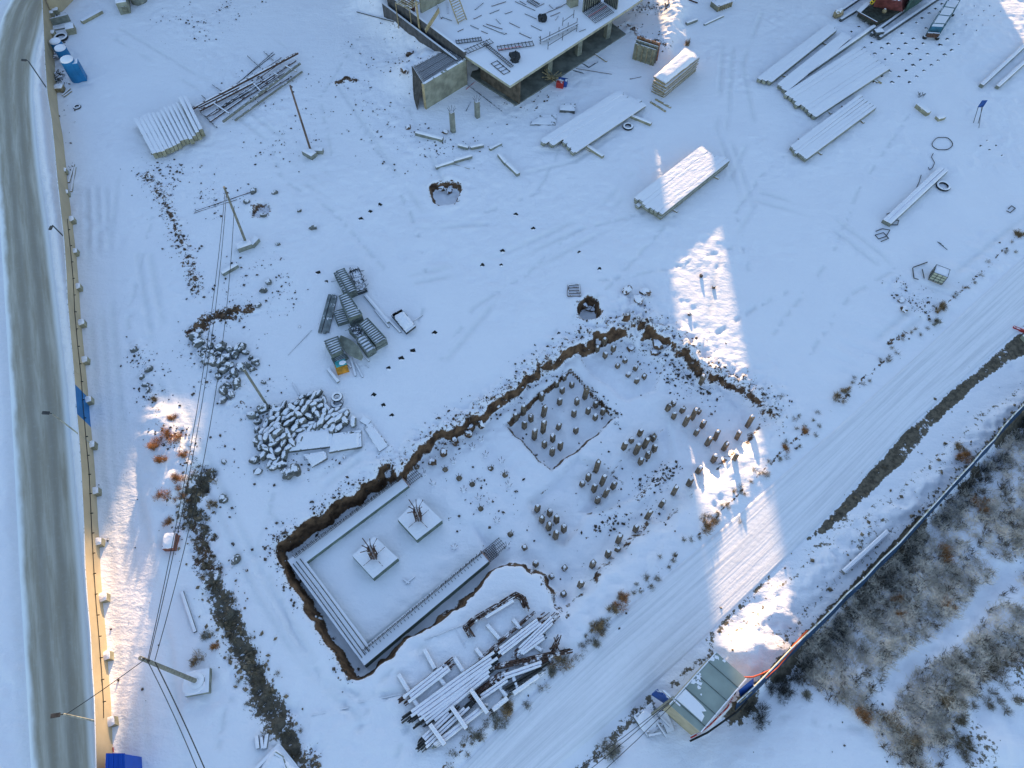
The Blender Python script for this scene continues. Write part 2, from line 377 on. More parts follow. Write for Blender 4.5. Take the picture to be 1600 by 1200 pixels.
ZN = [  # clod zones: polyline, half width m, roughness m, soil amount
    (NWRIM, 1.3, 0.55, 0.40), (NWRIM2, 0.6, 0.18, 0.34), (NERIM, 1.5, 0.55, 0.42), (SWRIM, 0.5, 0.15, 0.34),
    (PL([(1000,515),(1040,545),(1080,580),(1105,600)]), 2.0, 0.45, 0.30),
    (PL([(228,275),(255,305),(270,345),(292,395),(298,425),(312,455)]), 1.1, 0.35, 0.50),
    (PL([(215,545),(232,600),(245,640),(265,680),(300,715),(318,742)]), 0.9, 0.22, 0.38),
    (PL([(303,518),(330,498),(360,490),(388,484)]), 1.0, 0.5, 0.70),
    (PL([(310,540),(345,580),(370,630)]), 1.6, 0.35, 0.38),
    (PL([(525,128),(540,122),(556,124)]), 0.5, 0.35, 0.72),
    (PL([(575,140),(610,170),(625,215)]), 2.6, 0.16, 0.22), (PL([(560,75),(600,95),(640,60)]), 2.4, 0.14, 0.20),
    (PL([(640,240),(670,225),(700,220)]), 1.2, 0.12, 0.2), (PL([(790,120),(830,160)]), 1.0, 0.15, 0.2),
    (PL([(985,40),(1000,60),(1035,80)]), 0.9, 0.45, 0.55), (PL([(1000,10),(1040,15)]), 1.6, 0.3, 0.42),
    (PL([(1405,450),(1430,470),(1445,485)]), 1.4, 0.3, 0.30), (PL([(975,460),(1005,470)]), 0.9, 0.4, 0.30),
    (PL([(395,325),(415,330)]), 0.7, 0.35, 0.42), (PL([(270,30),(320,45),(360,10)]), 1.8, 0.14, 0.24),
    (PL([(225,270),(300,290),(340,320)]), 1.8, 0.12, 0.22), (PL([(440,170),(470,200),(455,235)]), 1.6, 0.1, 0.22),
    (PL([(1000,770),(1040,735),(1062,715)]), 0.5, 0.14, 0.44), (PL([(920,832),(960,805),(990,795)]), 0.45, 0.10, 0.36), (PL([(945,712),(975,745)]), 0.3, 0.10, 0.42),
    (PL([(893,566),(968,640)]), 0.22, 0.1, 0.50), (PL([(786,655),(862,728),(900,700)]), 0.2, 0.08, 0.36),
    (PL([(845,906),(872,944),(888,962)]), 0.35, 0.1, 0.50),
    (PL([(1390,535),(1415,520)]), 0.35, 0.2, 0.60), (PL([(90,20),(95,60),(95,110),(97,150)]), 0.8, 0.1, 0.22), (PL([(105,200),(115,300),(120,390)]), 0.5, 0.08, 0.25),
]
HOLES = [(695,300,1.45,0.8), (918,482,1.15,1.0), (408,330,0.9,0.45)]
def terrain(x, y):
    wx = x + (fbm(x, y, 0.9, 3, 11) - 0.5) * 1.1; wy = y + (fbm(x, y, 0.9, 3, 12) - 0.5) * 1.1
    h = (fbm(x, y, 0.06, 3, 1) - 0.5) * 0.35 + (fbm(x, y, 0.5, 4, 2) - 0.5) * 0.09
    fine = fbm(x, y, 1.7, 4, 3) - 0.5
    h = h + fine * 0.035
    R = np.zeros(x.shape); G = np.zeros(x.shape); B = np.zeros(x.shape)
    # pit
    sd = polysd(wx, wy, PIT)
    se = sm(0, 1, (x - 14 + (y - 20) * -0.9 + 6) / 8.0)   # the right-hand side slopes gently
    dne = linedist(x, y, PL([(1010, 510), (1035, 522), (1075, 548), (1110, 582), (1150, 590), (1190, 622), (1208, 655)])); gne = np.exp(-(dne / 1.4) ** 2)
    dse = linedist(x, y, PL([(1208, 660), (1195, 678), (1140, 722), (1085, 778), (1040, 812), (990, 855), (930, 905), (886, 962)]))
    gent = np.exp(-(dse / 1.6) ** 2)
    dsu = linedist(x, y, PL([(795, 884), (760, 905), (700, 958), (640, 1003), (590, 1046)])); gent2 = np.exp(-(dsu / 1.2) ** 2)
    pit = sm(-0.15, 0.6, sd) * (1 - gne) + sm(-0.25, 0.95, sd + (fbm(x, y, 1.3, 3, 15) - 0.5) * 0.7) * gne
    pit = pit * (1 - gent) + sm(-0.7, 1.5, sd) * gent
    sdu = polysd(x, y, UPIT)
    dep = 0.95 + 0.52 * sm(-0.6, 0.6, sdu) * (1 - 0.75 * sm(-0.45, -0.15, polysd(x, y, UIN)))
    for poly, d in ((BAY1, 0.62), (BAY2, 0.35), (BAY3, 0.38), (BAY4, 0.34), (LANE, 0.06)):
        dep = dep + d * sm(-0.15, 0.35, polysd(x * 0.6 + wx * 0.4, y * 0.6 + wy * 0.4, poly))
    h = h * (1 - 0.75 * pit) - dep * pit + pit * (1 - sm(-0.6, 0.6, sdu)) * ((fbm(x, y, 0.7, 4, 13) - 0.5) * 0.36 + (fbm(x, y, 2.2, 3, 14) - 0.5) * 0.14)
    # rims, clods, rubble
    for pts, wd, amp, soil in ZN:
        d = linedist(x, y, pts); f = np.exp(-(d / wd) ** 2)
        if f.max() < 0.01: continue
        rag = fbm(x, y, 2.1, 4, 31)
        h = h + f * amp * (rag - 0.35) * 1.6 * (1 - 0.5 * pit)
        R = np.maximum(R, soil * f)
    # earth left in front of the wall of the pit, dark ditch
    d = np.minimum(linedist(wx, wy, DITCH) - 0.25, linedist(wx, wy, DITCHB) + 0.3)
    tt = np.clip((y - 3) / 25, 0, 1)
    f = np.exp(-(np.maximum(d, 0) / 0.75) ** 2)
    h = h - f * 0.35 + f * (fbm(x, y, 2.0, 4, 41) - 0.5) * 0.8
    G = np.maximum(G, 0.72 * f); R = np.maximum(R, 0.62 * f * sm(0.40, 0.6, fbm(x, y, 0.4, 3, 43))); G = G * (1 - 0.5 * f * sm(0.45, 0.65, fbm(x, y, 0.4, 3, 43)))
    # bank of the bush patch on the left
    d = linedist(x, y, PL([(262, 665), (275, 760)])); h = h + 0.75 * np.exp(-(d / 1.9) ** 2) * (0.8 + 0.5 * fbm(x, y, 1.3, 3, 44))
    d = linedist(x, y, PL([(232, 780), (242, 900)])); h = h + 0.3 * np.exp(-(d / 0.7) ** 2)
    # bank beside the right road
    d = linedist(wx * 0.5 + x * 0.5, wy * 0.5 + y * 0.5, ROADBANK)
    h = h + 0.12 * np.exp(-(d / 1.2) ** 2) * (0.5 + fbm(x, y, 1.5, 3, 51))
    R = np.maximum(R, 0.58 * np.exp(-(d / 0.14) ** 2) * sm(0.35, 0.55, fbm(x, y, 0.5, 3, 52))); R = np.maximum(R, 0.24 * np.exp(-(d / 0.6) ** 2))
    # sunlit snow bank behind the cabin, heap by the planks
    f = sm(-1.0, 1.3, polysd(x * 0.7 + wx * 0.3, y * 0.7 + wy * 0.3, PL([(1122, 1012), (1168, 1060), (1200, 1046), (1218, 1012), (1182, 985)]))); h = h * (1 - .7 * f) + f * (0.62 + (fbm(x, y, 1.5, 4, 54) - 0.5) * 0.22)
    d = linedist(x, y, PL([(1058, 8), (1046, 50), (1034, 82)])); h = h + 0.9 * np.exp(-(d / 1.3) ** 2) * (0.4 + fbm(x, y, 1.1, 4, 55))
    # blown and trampled snow
    h = h + sm(0.42, 0.62, fbm(x, y, 0.16, 3, 56)) * (fbm(x, y, 1.5, 4, 57) - 0.5) * 0.24
    d = linedist(x, y, PL([(590, 0), (635, 48), (690, 94), (650, 120)])); h = h + 1.9 * np.exp(-(d / 2.6) ** 2) * (0.8 + 0.4 * fbm(x, y, 0.8, 3, 58))
    # holes
    for px, py, r, dp in HOLES:
        c = P2(px, py); q = np.hypot(wx - c[0], wy - c[1]); f = sm(r * 1.05, r * 0.72, q)
        h = h - dp * f + 0.14 * np.exp(-((q - r * 1.3) / 0.4) ** 2)
        R = np.maximum(R, 0.5 * np.exp(-((q - r) / 0.3) ** 2))
    # tracks
    for pts in TRACKS:
        d = linedist(x, y, pts); k = sm(0.3, 0.6, fbm(x, y, 0.25, 2, 62)); B = np.maximum(B, 0.45 * k * np.exp(-(d / 0.28) ** 2)); h = h - 0.06 * k * np.exp(-(d / 0.22) ** 2) + 0.03 * k * np.exp(-((d - 0.42) / 0.16) ** 2)
    d = linedist(x, y, FOOT); ft = np.exp(-(d / 0.2) ** 2) * (vnoise(x * 2.0, y * 2.0, 61) > 0.55); h = h - 0.09 * ft; B = np.maximum(B, 0.7 * ft)
    for pts in FOOTS:
        d = linedist(x, y, pts); ft = np.exp(-(d / 0.2) ** 2) * (vnoise(x * 2.0, y * 2.0, 63) > 0.5); h = h - 0.07 * ft; B = np.maximum(B, 0.5 * ft)
    # churned snow by the berm of the pit
    d = linedist(x, y, PL([(1225, 670), (1150, 745), (1085, 815), (1000, 880), (900, 965), (800, 1010)])); f = np.exp(-(d / 2.2) ** 2) * (1 - pit)
    h = h + f * (0.05 + (fbm(x, y, 1.9, 3, 71) - 0.5) * 0.30)
    d = linedist(x, y, PL([(1320, 560), (1420, 500), (1540, 400)])); h = h + np.exp(-(d / 3.5) ** 2) * (fbm(x * 0.6 + y, y * 0.3, 1.5, 3, 72) - 0.5) * 0.28
    d = linedist(x, y, PL([(640, 1020), (560, 1090), (620, 1180)])); h = h + np.exp(-(d / 3.0) ** 2) * (fbm(x, y, 1.7, 3, 73) - 0.5) * 0.22
    # the inner track along the fence is packed flat
    f = np.exp(-(linedist(x, y, PL([(150, 420), (180, 700), (200, 900), (225, 1200)])) / 2.0) ** 4); h = h * (1 - 0.72 * f)
    # right road bed, asphalt strip, mound
    rr = polysd(x, y, RR_A + RR_B[::-1]); f = sm(-0.5, 0.25, rr); h = h * (1 - f) + (-0.01) * f
    R = R * (1 - f)
    a = polysd(wx * 0.2 + x * 0.8, wy * 0.2 + y * 0.8, ASPH); f = sm(-0.35, 0.1, a)
    h = h * (1 - 0.8 * f) - 0.04 * f; G = np.maximum(G, f * (0.62 + 0.4 * sm(0.35, 0.6, fbm(x, y, 0.5, 3, 84))))
    mo = polysd(wx, wy, MOUND); f = sm(-0.3, 1.2, mo)
    rg = 1 - np.abs(fbm(x, y, 1.25, 4, 82) * 2 - 1); h = h + f * (0.10 + (fbm(x, y, 0.6, 3, 81) - 0.25) * 0.38 + (rg - 0.7) * 0.45)
    G = np.maximum(G, 0.42 * np.exp(-((mo - 0.1) / 0.5) ** 2)); G = np.maximum(G, f * (0.20 + 0.25 * sm(0.5, 0.62, fbm(x, y, 0.35, 3, 83))))
    d = linedist(x, y, PL([(1200, 905), (1150, 955), (1108, 1000), (1112, 1022), (1075, 1045), (1050, 1072)])); G = np.maximum(G, 0.55 * np.exp(-(d / 0.35) ** 2))
    keep = 1 - 0.8 * sm(-0.2, 0.5, polysd(x, y, PL([(1125, 1005), (1168, 1062), (1216, 1022), (1190, 980)]))); G = G * keep; R = R * keep
    # along and beyond the outer fence
    d = linedist(x, y, OFENCE); sdf = np.where((x - OFENCE[0][0]) * (OFENCE[-1][1] - OFENCE[0][1]) - (y - OFENCE[0][1]) * (OFENCE[-1][0] - OFENCE[0][0]) < 0, d, -d)
    # sdf > 0 on the far (south-east) side
    s2 = linedist(x, y, PL([(1150, 1098), (1000, 1200), (900, 1290)]))
    G = np.maximum(G, 0.56 * np.exp(-(d / 0.4) ** 2))
    h = h - 0.55 * sm(0.0, 0.9, sdf) * np.exp(-(np.maximum(sdf, 0) / 2.5) ** 2)
    G = np.maximum(G, np.where(sdf > 0, 0.85 * np.exp(-(np.maximum(sdf - 0.5, 0) / 0.9) ** 2), 0) * sm(0.30, 0.55, fbm(x, y, 0.35, 3, 92)) )
    brush = polysd(x, y, PL([(1640, 640), (1500, 790), (1320, 950), (1240, 1010), (1230, 1060), (1310, 1110), (1400, 1200), (1450, 1290), (1800, 1290), (1800, 640)]))
    f = sm(-0.5, 2.0, brush)
    h = h + f * (fbm(x, y, 0.5, 4, 91) - 0.5) * 0.9
    G = np.maximum(G, f * 0.46 * sm(0.42, 0.66, fbm(x, y, 0.45, 4, 93)))
    d = linedist(x, y, PL([(1575, 905), (1520, 960), (1430, 1040), (1380, 1110)])); G = G * (1 - 0.9 * np.exp(-(d / 1.0) ** 2) * (brush > 0)); h = h - 0.3 * np.exp(-(d / 1.0) ** 2)
    # hollow by the site cabin
    d = linedist(x, y, PL([(1020, 1092), (960, 1150), (905, 1210)])); h = h - 0.45 * np.exp(-(d / 0.8) ** 2); G = np.maximum(G, 0.58 * np.exp(-(d / 0.55) ** 2))
    # left road bed
    lr = polysd(x, y, LR_A + LR_B[::-1]); f = sm(-0.5, 0.3, lr); h = h * (1 - f) - 0.06 * f; R = R * (1 - f)
    # windrow between road and fence
    d = linedist(x, y, LR_B); h = h + np.where(lr < 0, 0.22 * np.exp(-((d - 0.7) / 0.4) ** 2), 0)
    B = np.maximum(B, 0.5 * np.exp(-(np.maximum(-lr, 0) / 0.5) ** 2))
    return h, R, G, B
STEP = 0.17
gx = np.arange(-72, 72 + STEP, STEP); gy = np.arange(-7, 94, STEP)
GX0, GY0, NX, NY = gx[0], gy[0], len(gx), len(gy)
XX, YY = np.meshgrid(gx, gy)
HH, MR, MG, MBK = terrain(XX, YY)
def hz(x, y):
    fx = min(max((x - GX0) / STEP, 0), NX - 1.001); fy = min(max((y - GY0) / STEP, 0), NY - 1.001)
    i, j = int(fx), int(fy); u, v = fx - i, fy - j
    return float(HH[j, i] * (1 - u) * (1 - v) + HH[j, i + 1] * u * (1 - v) + HH[j + 1, i] * (1 - u) * v + HH[j + 1, i + 1] * u * v)
def W(px, py, dz=0.0):
    """a pixel to the point of the terrain seen there"""
    z = 0.0
    for _ in range(6):
        p = P(px, py, z); z = 0.5 * z + 0.5 * hz(p.x, p.y)
    p = P(px, py, z); return Vector((p.x, p.y, hz(p.x, p.y) + dz))
def grid_obj(name, V, nx, ny, material, masks=None, uvs=None, smooth=True):
    me = bpy.data.meshes.new(name)
    jj, ii = np.meshgrid(np.arange(ny - 1), np.arange(nx - 1), indexing='ij')
    a = (jj * nx + ii).ravel(); q = np.stack([a, a + 1, a + nx + 1, a + nx], 1).astype(np.int32)
    me.vertices.add(len(V)); me.vertices.foreach_set('co', np.ascontiguousarray(V, dtype=np.float32).ravel())
    me.loops.add(q.size); me.loops.foreach_set('vertex_index', q.ravel())
    me.polygons.add(len(q)); me.polygons.foreach_set('loop_start', np.arange(0, q.size, 4, dtype=np.int32))
    me.polygons.foreach_set('loop_total', np.full(len(q), 4, np.int32))
    me.polygons.foreach_set('use_smooth', np.full(len(q), smooth))
    me.update(calc_edges=True)
    if masks is not None:
        at = me.color_attributes.new('mask', 'FLOAT_COLOR', 'POINT'); at.data.foreach_set('color', masks.astype(np.float32).ravel())
    if uvs is not None:
        ul = me.uv_layers.new(name='UVMap'); ul.data.foreach_set('uv', uvs[q.ravel()].astype(np.float32).ravel())
    me.materials.append(material); me.validate()
    o = bpy.data.objects.new(name, me); COL.objects.link(o); return o
# one sheet: fine cells where the photo looks, wide cells out to the horizon
ex = np.array([900., 500, 300, 190, 130, 100, 85, 77])
ax = np.concatenate([-ex, gx, ex[::-1]]); ay = np.concatenate([-ex[:-3] + 20, [-16, -10.], gy, [98, 104, 115, 135, 180, 260, 400, 700, 1200.]])
iy0 = len(ex[:-3]) + 2
AX, AY = np.meshgrid(ax, ay)
Z = np.zeros(AX.shape); C = np.zeros(AX.shape + (4,)); C[..., 3] = 1
s_ = (slice(iy0, iy0 + NY), slice(len(ex), len(ex) + NX))
Z[s_] = HH; C[s_][..., 0] = MR; C[s_][..., 1] = MG; C[s_][..., 2] = MBK
ground = grid_obj('ground', np.stack([AX, AY, Z], -1).reshape(-1, 3), len(ax), len(ay), ground_material(), C.reshape(-1, 4))
tag(ground, 'snow-covered building site ground with a dug pit', 'ground', kind='structure')
def road(name, A, Bv, material, label, nu=26, dv=0.3, crown=0.0, lift=0.05):
    def rs(Q):
        Q = np.array(Q); c = np.concatenate([[0], np.cumsum(np.hypot(*np.diff(Q, axis=0).T))]); t = np.linspace(0, c[-1], 80)
        return np.stack([np.interp(t, c, Q[:, 0]), np.interp(t, c, Q[:, 1])], 1)
    A = rs(A); Bv = rs(Bv); mid = (A + Bv) / 2
    s = np.concatenate([[0], np.cumsum(np.hypot(*np.diff(mid, axis=0).T))]); n = int(s[-1] / dv)
    t = np.linspace(0, s[-1], n)
    def sp(Q):
        r = np.stack([np.interp(t, s, Q[:, 0]), np.interp(t, s, Q[:, 1])], 1); k = np.ones(15) / 15
        pad = np.pad(r, ((7, 7), (0, 0)), mode='reflect', reflect_type='odd'); return np.stack([np.convolve(pad[:, i], k, 'valid') for i in (0, 1)], 1)
    a, b = sp(A), sp(Bv); u = np.linspace(0, 1, nu)
    pts = a[:, None, :] * (1 - u)[None, :, None] + b[:, None, :] * u[None, :, None]
    zz = np.array([[hz(x, y) for x, y in row] for row in pts])
    e = np.minimum(u, 1 - u); up = lift * sm(0, 0.06, e) - 0.10 * (1 - sm(0, 0.05, e))
    zz = zz + up[None, :]
    rut = np.zeros(nu)[None, :] + np.zeros((n, 1))
    V = np.concatenate([pts, (zz + rut)[..., None]], -1).reshape(-1, 3)
    UV = np.stack([np.tile(u, (n, 1)), np.tile(t[:, None], (1, nu))], -1).reshape(-1, 2)
    # keep the winding upward
    o = grid_obj(name, V, nu, n, material, uvs=UV)
    if o.data.polygons[0].normal.z < 0: o.data.flip_normals()
    return tag(o, label, 'road', kind='structure')
road('road', LR_A, LR_B, road_material('icy_road', 'ice'), 'grey-brown icy road with two dark wheel tracks outside the fence')
road('road', RR_A, RR_B, road_material('snow_road', 'snow'), 'white snow-packed road running diagonally past the pit', nu=40)

# ------------------------------------------------------------------ the town blocks behind the site (their shade falls across it; the low houses are added)
def block(name, label, x0, x1, y0, y1, H, rz=0.0, pivot=None, floors=5, gap=None):
    wm = mat('pale_render', (0.42, 0.38, 0.33), 0.85, 0.9, 0.15, 0.4)
    gl = mat('dark_glass', (0.03, 0.04, 0.05), 0.1, 0, 0.1)
    wall = MB(); roof = MB(); win = []
    cx, cy = (x0 + x1) / 2, (y0 + y1) / 2
    if pivot: cx, cy = pivot
    def tr(x, y):
        a, b = x - cx, y - cy; return cx + a * math.cos(rz) - b * math.sin(rz), cy + a * math.sin(rz) + b * math.cos(rz)
    base = [tr(*q) for q in ((x0, y0), (x1, y0), (x1, y1), (x0, y1))]
    if gap:
        wall.prism(base, -0.3, gap[0]); wall.prism(base, gap[1], H - 0.25)
        for u0, u1 in ((x0, x0 + 3.2), (x1 - 4.0, x1)):
            wall.prism([tr(u0, y0 + .3), tr(u1, y0 + .3), tr(u1, y1 - .3), tr(u0, y1 - .3)], gap[0] - .1, gap[1] + .1)
    else: wall.prism(base, -0.3, H - 0.25)
    roof.prism(base, H - 0.25 + 0.003, H)
    fh = H / floors
    parts = [('wall', wall, wm), ('roof', roof, wm)]
    n = min(int((x1 - x0) / 4.0), 12)
    for f in range(floors):
        for k in range(n):
            if gap and gap[0] - 1.5 < f * fh + fh * .5 < gap[1] + 1.5: continue
            xx = x0 + (k + 0.5) * (x1 - x0) / n; q = MB()
            c = tr(xx, y0 - 0.02); q.box((c[0], c[1], f * fh + fh * 0.3), 1.5, 0.08, fh * 0.5, rz)
            parts.append(('window', q, gl))
    return T(name, label, 'building', parts)
YB = 105.0; tn = math.tan(SUN_EL)
block('apartment_block', 'long rendered apartment block outside the photo, widest of the town blocks', -23.4, 13.9, YB, YB + 12, 22)
block('apartment_block', 'rendered apartment block outside the photo at the right end of the row', 18.9, 57.4, YB, YB + 12, 22)
block('apartment_block', 'rendered apartment block outside the photo at the left end of the row', -66.0, -28.0, YB, YB + 12, 22)
block('added_shade_house', 'unseen low house added for its shade, between the two right-hand apartment blocks', 6.0, 16.3, YB + 20, YB + 26, (YB + 20 - 58.0) * tn, 0, None, 3)  # added out of view; height set to shade the gap's far left side
block('added_shade_house', 'unseen low house added for its shade, between the two left-hand apartment blocks', -32, -20, YB + 20, YB + 28, (YB + 20 - 23.2) * tn, 0, None, 4)  # added out of view; height sets where the left sun strip starts
# ------------------------------------------------------------------ shared tools for the objects
def proj(p):
    d = Vector(p) - Vector((0, 0, CAM_H)); z = d.dot(fwd); return 800 + d.dot(right) / z * FPX, 600 - d.dot(up) / z * FPX
def htop(b, py):
    """height of an upright whose top shows at pixel row py"""
    lo, hi = 0.0, 12.0
    for _ in range(30):
        mdl = (lo + hi) / 2
        if proj(b + Vector((0, 0, mdl)))[1] > py: lo = mdl
        else: hi = mdl
    return lo
def vtop(b, px, py, z): return P(px, py, b.z + z)
conc = mat('concrete', (0.21, 0.21, 0.185), 0.85, 0.8, 0.25, 2.0, bump=0.02)
concy = mat('yellowed_concrete', (0.29, 0.26, 0.185), 0.85, 0.9, 0.25, 2.0)
concw = mat('old_concrete_wall', (0.26, 0.25, 0.20), 0.9, 0.5, 0.3, 1.2)
pilec = mat('pile_concrete', (0.175, 0.125, 0.09), 0.9, 0.25, 0.45, 4.0)
rust = mat('rusty_steel', (0.085, 0.045, 0.035), 0.8, 0.6, 0.5, 5.0)
dsteel = mat('dark_steel', (0.045, 0.05, 0.058), 0.6, 0.35, 0.4, 4.0)
dsteel_s = mat('snowed_steel', (0.06, 0.065, 0.07), 0.6, 0.8, 0.4, 4.0)
bare = mat('bare_steel', (0.05, 0.045, 0.045), 0.6, 0, 0.4, 4.0)
wood = mat('weathered_timber', (0.26, 0.20, 0.125), 0.85, 0.75, 0.35, 3.0)
woodb = mat('bare_timber', (0.38, 0.29, 0.17), 0.85, 0.2, 0.3, 3.0)
ply = mat('formwork_ply', (0.20, 0.185, 0.135), 0.8, 0.5, 0.35, 2.5)
darkw = mat('painted_hole_shade', (0.022, 0.018, 0.016), 0.95, 0, 0.4, 3.0)
soilm = mat('frozen_soil', (0.115, 0.066, 0.042), 0.9, 0.72, 0.5, 3.0, lo=0.4)
stone = mat('frosted_rubble', (0.13, 0.125, 0.12), 0.9, 0.45, 0.4, 3.0, lo=0.42)
brickm = mat('brown_brick', (0.10, 0.078, 0.060), 0.9, 0.1, 0.4, 2.0)
bluep = mat('blue_plastic', (0.015, 0.15, 0.34), 0.45, 0.95, 0.15, 1.0, lo=0.62)
blues = mat('blue_sheet', (0.015, 0.06, 0.26), 0.5, 0.25, 0.3, 2.0)
redp = mat('red_paint', (0.42, 0.035, 0.03), 0.6, 0.2, 0.2, 2.0)
orange = mat('orange_hose', (0.55, 0.09, 0.03), 0.6, 0.1, 0.2, 2.0)
rubber = mat('tyre_rubber', (0.025, 0.025, 0.027), 0.9, 0.75, 0.3, 3.0)
tarp = mat('dark_tarp', (0.03, 0.032, 0.04), 0.8, 0.1, 0.5, 4.0)
wirem = mat('wire', (0.02, 0.02, 0.022), 0.6)
def zs(p, dz=0.0): return Vector((p[0], p[1], hz(p[0], p[1]) + dz))
def blanket(quad, z, thick, seed=0, nx=20, ny=20, rag=0.06):
    """a lying sheet of snow over a four-cornered top, rounded at its edge"""
    mb = MB(); q = [Vector((a[0], a[1], 0)) for a in quad]; vs = []
    for j in range(ny + 1):
        for i in range(nx + 1):
            u, v = i / nx, j / ny; p = (q[0] * (1 - u) + q[1] * u) * (1 - v) + (q[3] * (1 - u) + q[2] * u) * v
            e = min(u * nx, (1 - u) * nx, v * ny, (1 - v) * ny)
            k = [0.0, 0.75, 1.0][min(2, int(e))]
            vs.append((p.x + random.uniform(-rag, rag) * 0.5, p.y + random.uniform(-rag, rag) * 0.5, z + thick * k * random.uniform(0.85, 1.1)))
    fs = [(j * (nx + 1) + i, j * (nx + 1) + i + 1, (j + 1) * (nx + 1) + i + 1, (j + 1) * (nx + 1) + i) for j in range(ny) for i in range(nx)]
    return mb.add(vs, fs)
def cap_on(a, b, wd, th, seed=0, n=8):
    """rounded ridge of snow lying along a beam from a to b (points on its top)"""
    a = Vector(a); b = Vector(b); d = b - a; sd = Vector((d.y, -d.x, 0)).normalized(); mb = MB(); vs = []; fs = []
    rd = random.Random(seed)
    for i in range(n + 1):
        p = a + d * (i / n); w2 = wd / 2 * rd.uniform(0.86, 1.0); t = th * rd.uniform(0.75, 1.15) * (0.5 if i in (0, n) else 1)
        vs += [p - sd * w2, p - sd * w2 * 0.6 + Vector((0, 0, t)), p + sd * w2 * 0.6 + Vector((0, 0, t)), p + sd * w2]
    for i in range(n):
        for k in range(3): fs.append((i * 4 + k, i * 4 + k + 1, i * 4 + 5 + k, i * 4 + 4 + k))
    fs += [(3, 2, 1, 0), (n * 4, n * 4 + 1, n * 4 + 2, n * 4 + 3)]
    return mb.add(vs, fs)
def beam_thing(name, label, cat, a, b, wd, ht, material, dz=0.0, group=None, cap=0.0, part='body', dz2=None):
    p = W(*a, dz); q = W(*b, dz if dz2 is None else dz2); mb = MB().beam(p, q, wd, ht)
    if cap:
        u = Vector((0, 0, ht - 0.005))
        return T(name, label, cat, [(part, mb, material), ('snow_cap', cap_on(p + u, q + u, wd * 0.94, cap, hash(a) % 1000), M_SNOW)], group)
    return T(name, label, cat, (mb, material), group)
def pipe_thing(name, label, cat, a, b, r, material, dz=0.0, group=None, n=8, dz2=None):
    p = W(*a, dz + r); q = W(*b, (dz if dz2 is None else dz2) + r)
    return T(name, label, cat, (MB().path([p, p.lerp(q, 0.5), q], r, n), material), group)

# ------------------------------------------------------------------ the site fence on the left, with its blocks and lamps
FB = [(76,-25),(80,10),(82,40),(84,75),(87,125),(91,175),(98,215),(102,250),(107,300),(113,350),(119,400),(123,450),(126,500),(131,550),(136,600),(140,650),(145,700),(149,750),(152,800),(155,850),(157,900),(161,950),(166,1000),(169,1050),(173,1100),(175,1150),(177,1210),(178,1260)]
fm = mat('beige_sheet_fence', (0.47, 0.36, 0.235), 0.6, 0.0, 0.10, 0.5)
fbl = mat('blue_sheet_fence', (0.012, 0.13, 0.34), 0.5, 0.0, 0.15, 1.0)
def fence_strip(pts, hh, th=0.05):
    mb = MB(); n = len(pts)
    for a, b in zip(pts[:-1], pts[1:]):
        d = (b - a).normalized() * 0.02; mb.beam(a - d, b + d, th, hh)
    return mb
def fseg(y0, y1):
    """foot of the fence between two pixel rows"""
    ys = [b for a, b in FB]; xs = [a for a, b in FB]
    r = [y0] + [b for b in ys if y0 < b < y1] + [y1]
    return [W(np.interp(y, ys, xs), y) for y in r]
sheet1 = fence_strip(fseg(-25, 622), 2.05); sheet2 = fence_strip(fseg(668, 1260), 2.05); sheetb = fence_strip(fseg(622, 668), 2.06)
corner = fence_strip([W(81, 22), W(97, 18), W(112, 3), W(135, -22)], 1.9)
parts = [('fence_sheet', sheet1, fm), ('fence_sheet', sheet2, fm), ('fence_sheet', sheetb, fbl, 'bright blue fence sheet'), ('fence_sheet', corner, fm)]
cab = [p + Vector((0.06, 0, 1.05 + 0.05 * math.sin(i * 2.1))) for i, p in enumerate(fseg(355, 1125))]
parts.append(('cable', MB().path(cab, 0.025, 4), wirem))
yy = 372
while yy < 1120:
    p = fseg(yy, yy + 2)[0]; q = MB().box((p.x + 0.08, p.y, p.z + 1.03), 0.24, 0.05, 0.06, 0.2); parts.append(('bracket', q, wirem)); yy += 20 + yy * 0.013
parts.append(('top_rail', MB().path([p + Vector((0, 0, 2.06)) for p in fseg(-25, 1260)], 0.035, 5), mat('galvanised', (0.45, 0.45, 0.43), 0.5, 0.6)))
T('site_fence', 'long beige sheet metal fence with one blue sheet beside the icy road', 'fence', parts)
FBLK = [(103,268),(106,302),(115,344),(120,394),(125,449),(131,505),(136,563),(142,625),(147,695),(153,767),(158,846),(166,932),(171,1023),(178,1125)]
for i, (x, y) in enumerate(FBLK):
    p = W(x, y + 4); s = 0.52
    b = MB().box((p.x, p.y, p.z - 0.05), s, s, 0.55, 0.35 + random.uniform(-.1, .1), 0.94)
    c = MB().lump((p.x - 0.03, p.y, p.z + 0.52), 0.27, 0.27, 0.11, 0.4, i, 0.12, 0.6)
    T('concrete_block', 'snow-topped concrete footing block at the fence foot, %s counting down the fence' % (ORD[i] if i < 13 else 'last'), 'concrete block', [('block', b, concy), ('snow_cap', c, M_SNOW)], 'footing blocks along the site fence')
LAMPS = [((88,160),(44,95),'topmost, nearest the blue water tanks'), ((115,385),(82,352),'short one with a bent bracket above the third block'), ((147,697),(81,646),'long pale one below the blue fence sheet'), ((174,1132),(99,1116),'lowest, where the thin wire crosses the road')]
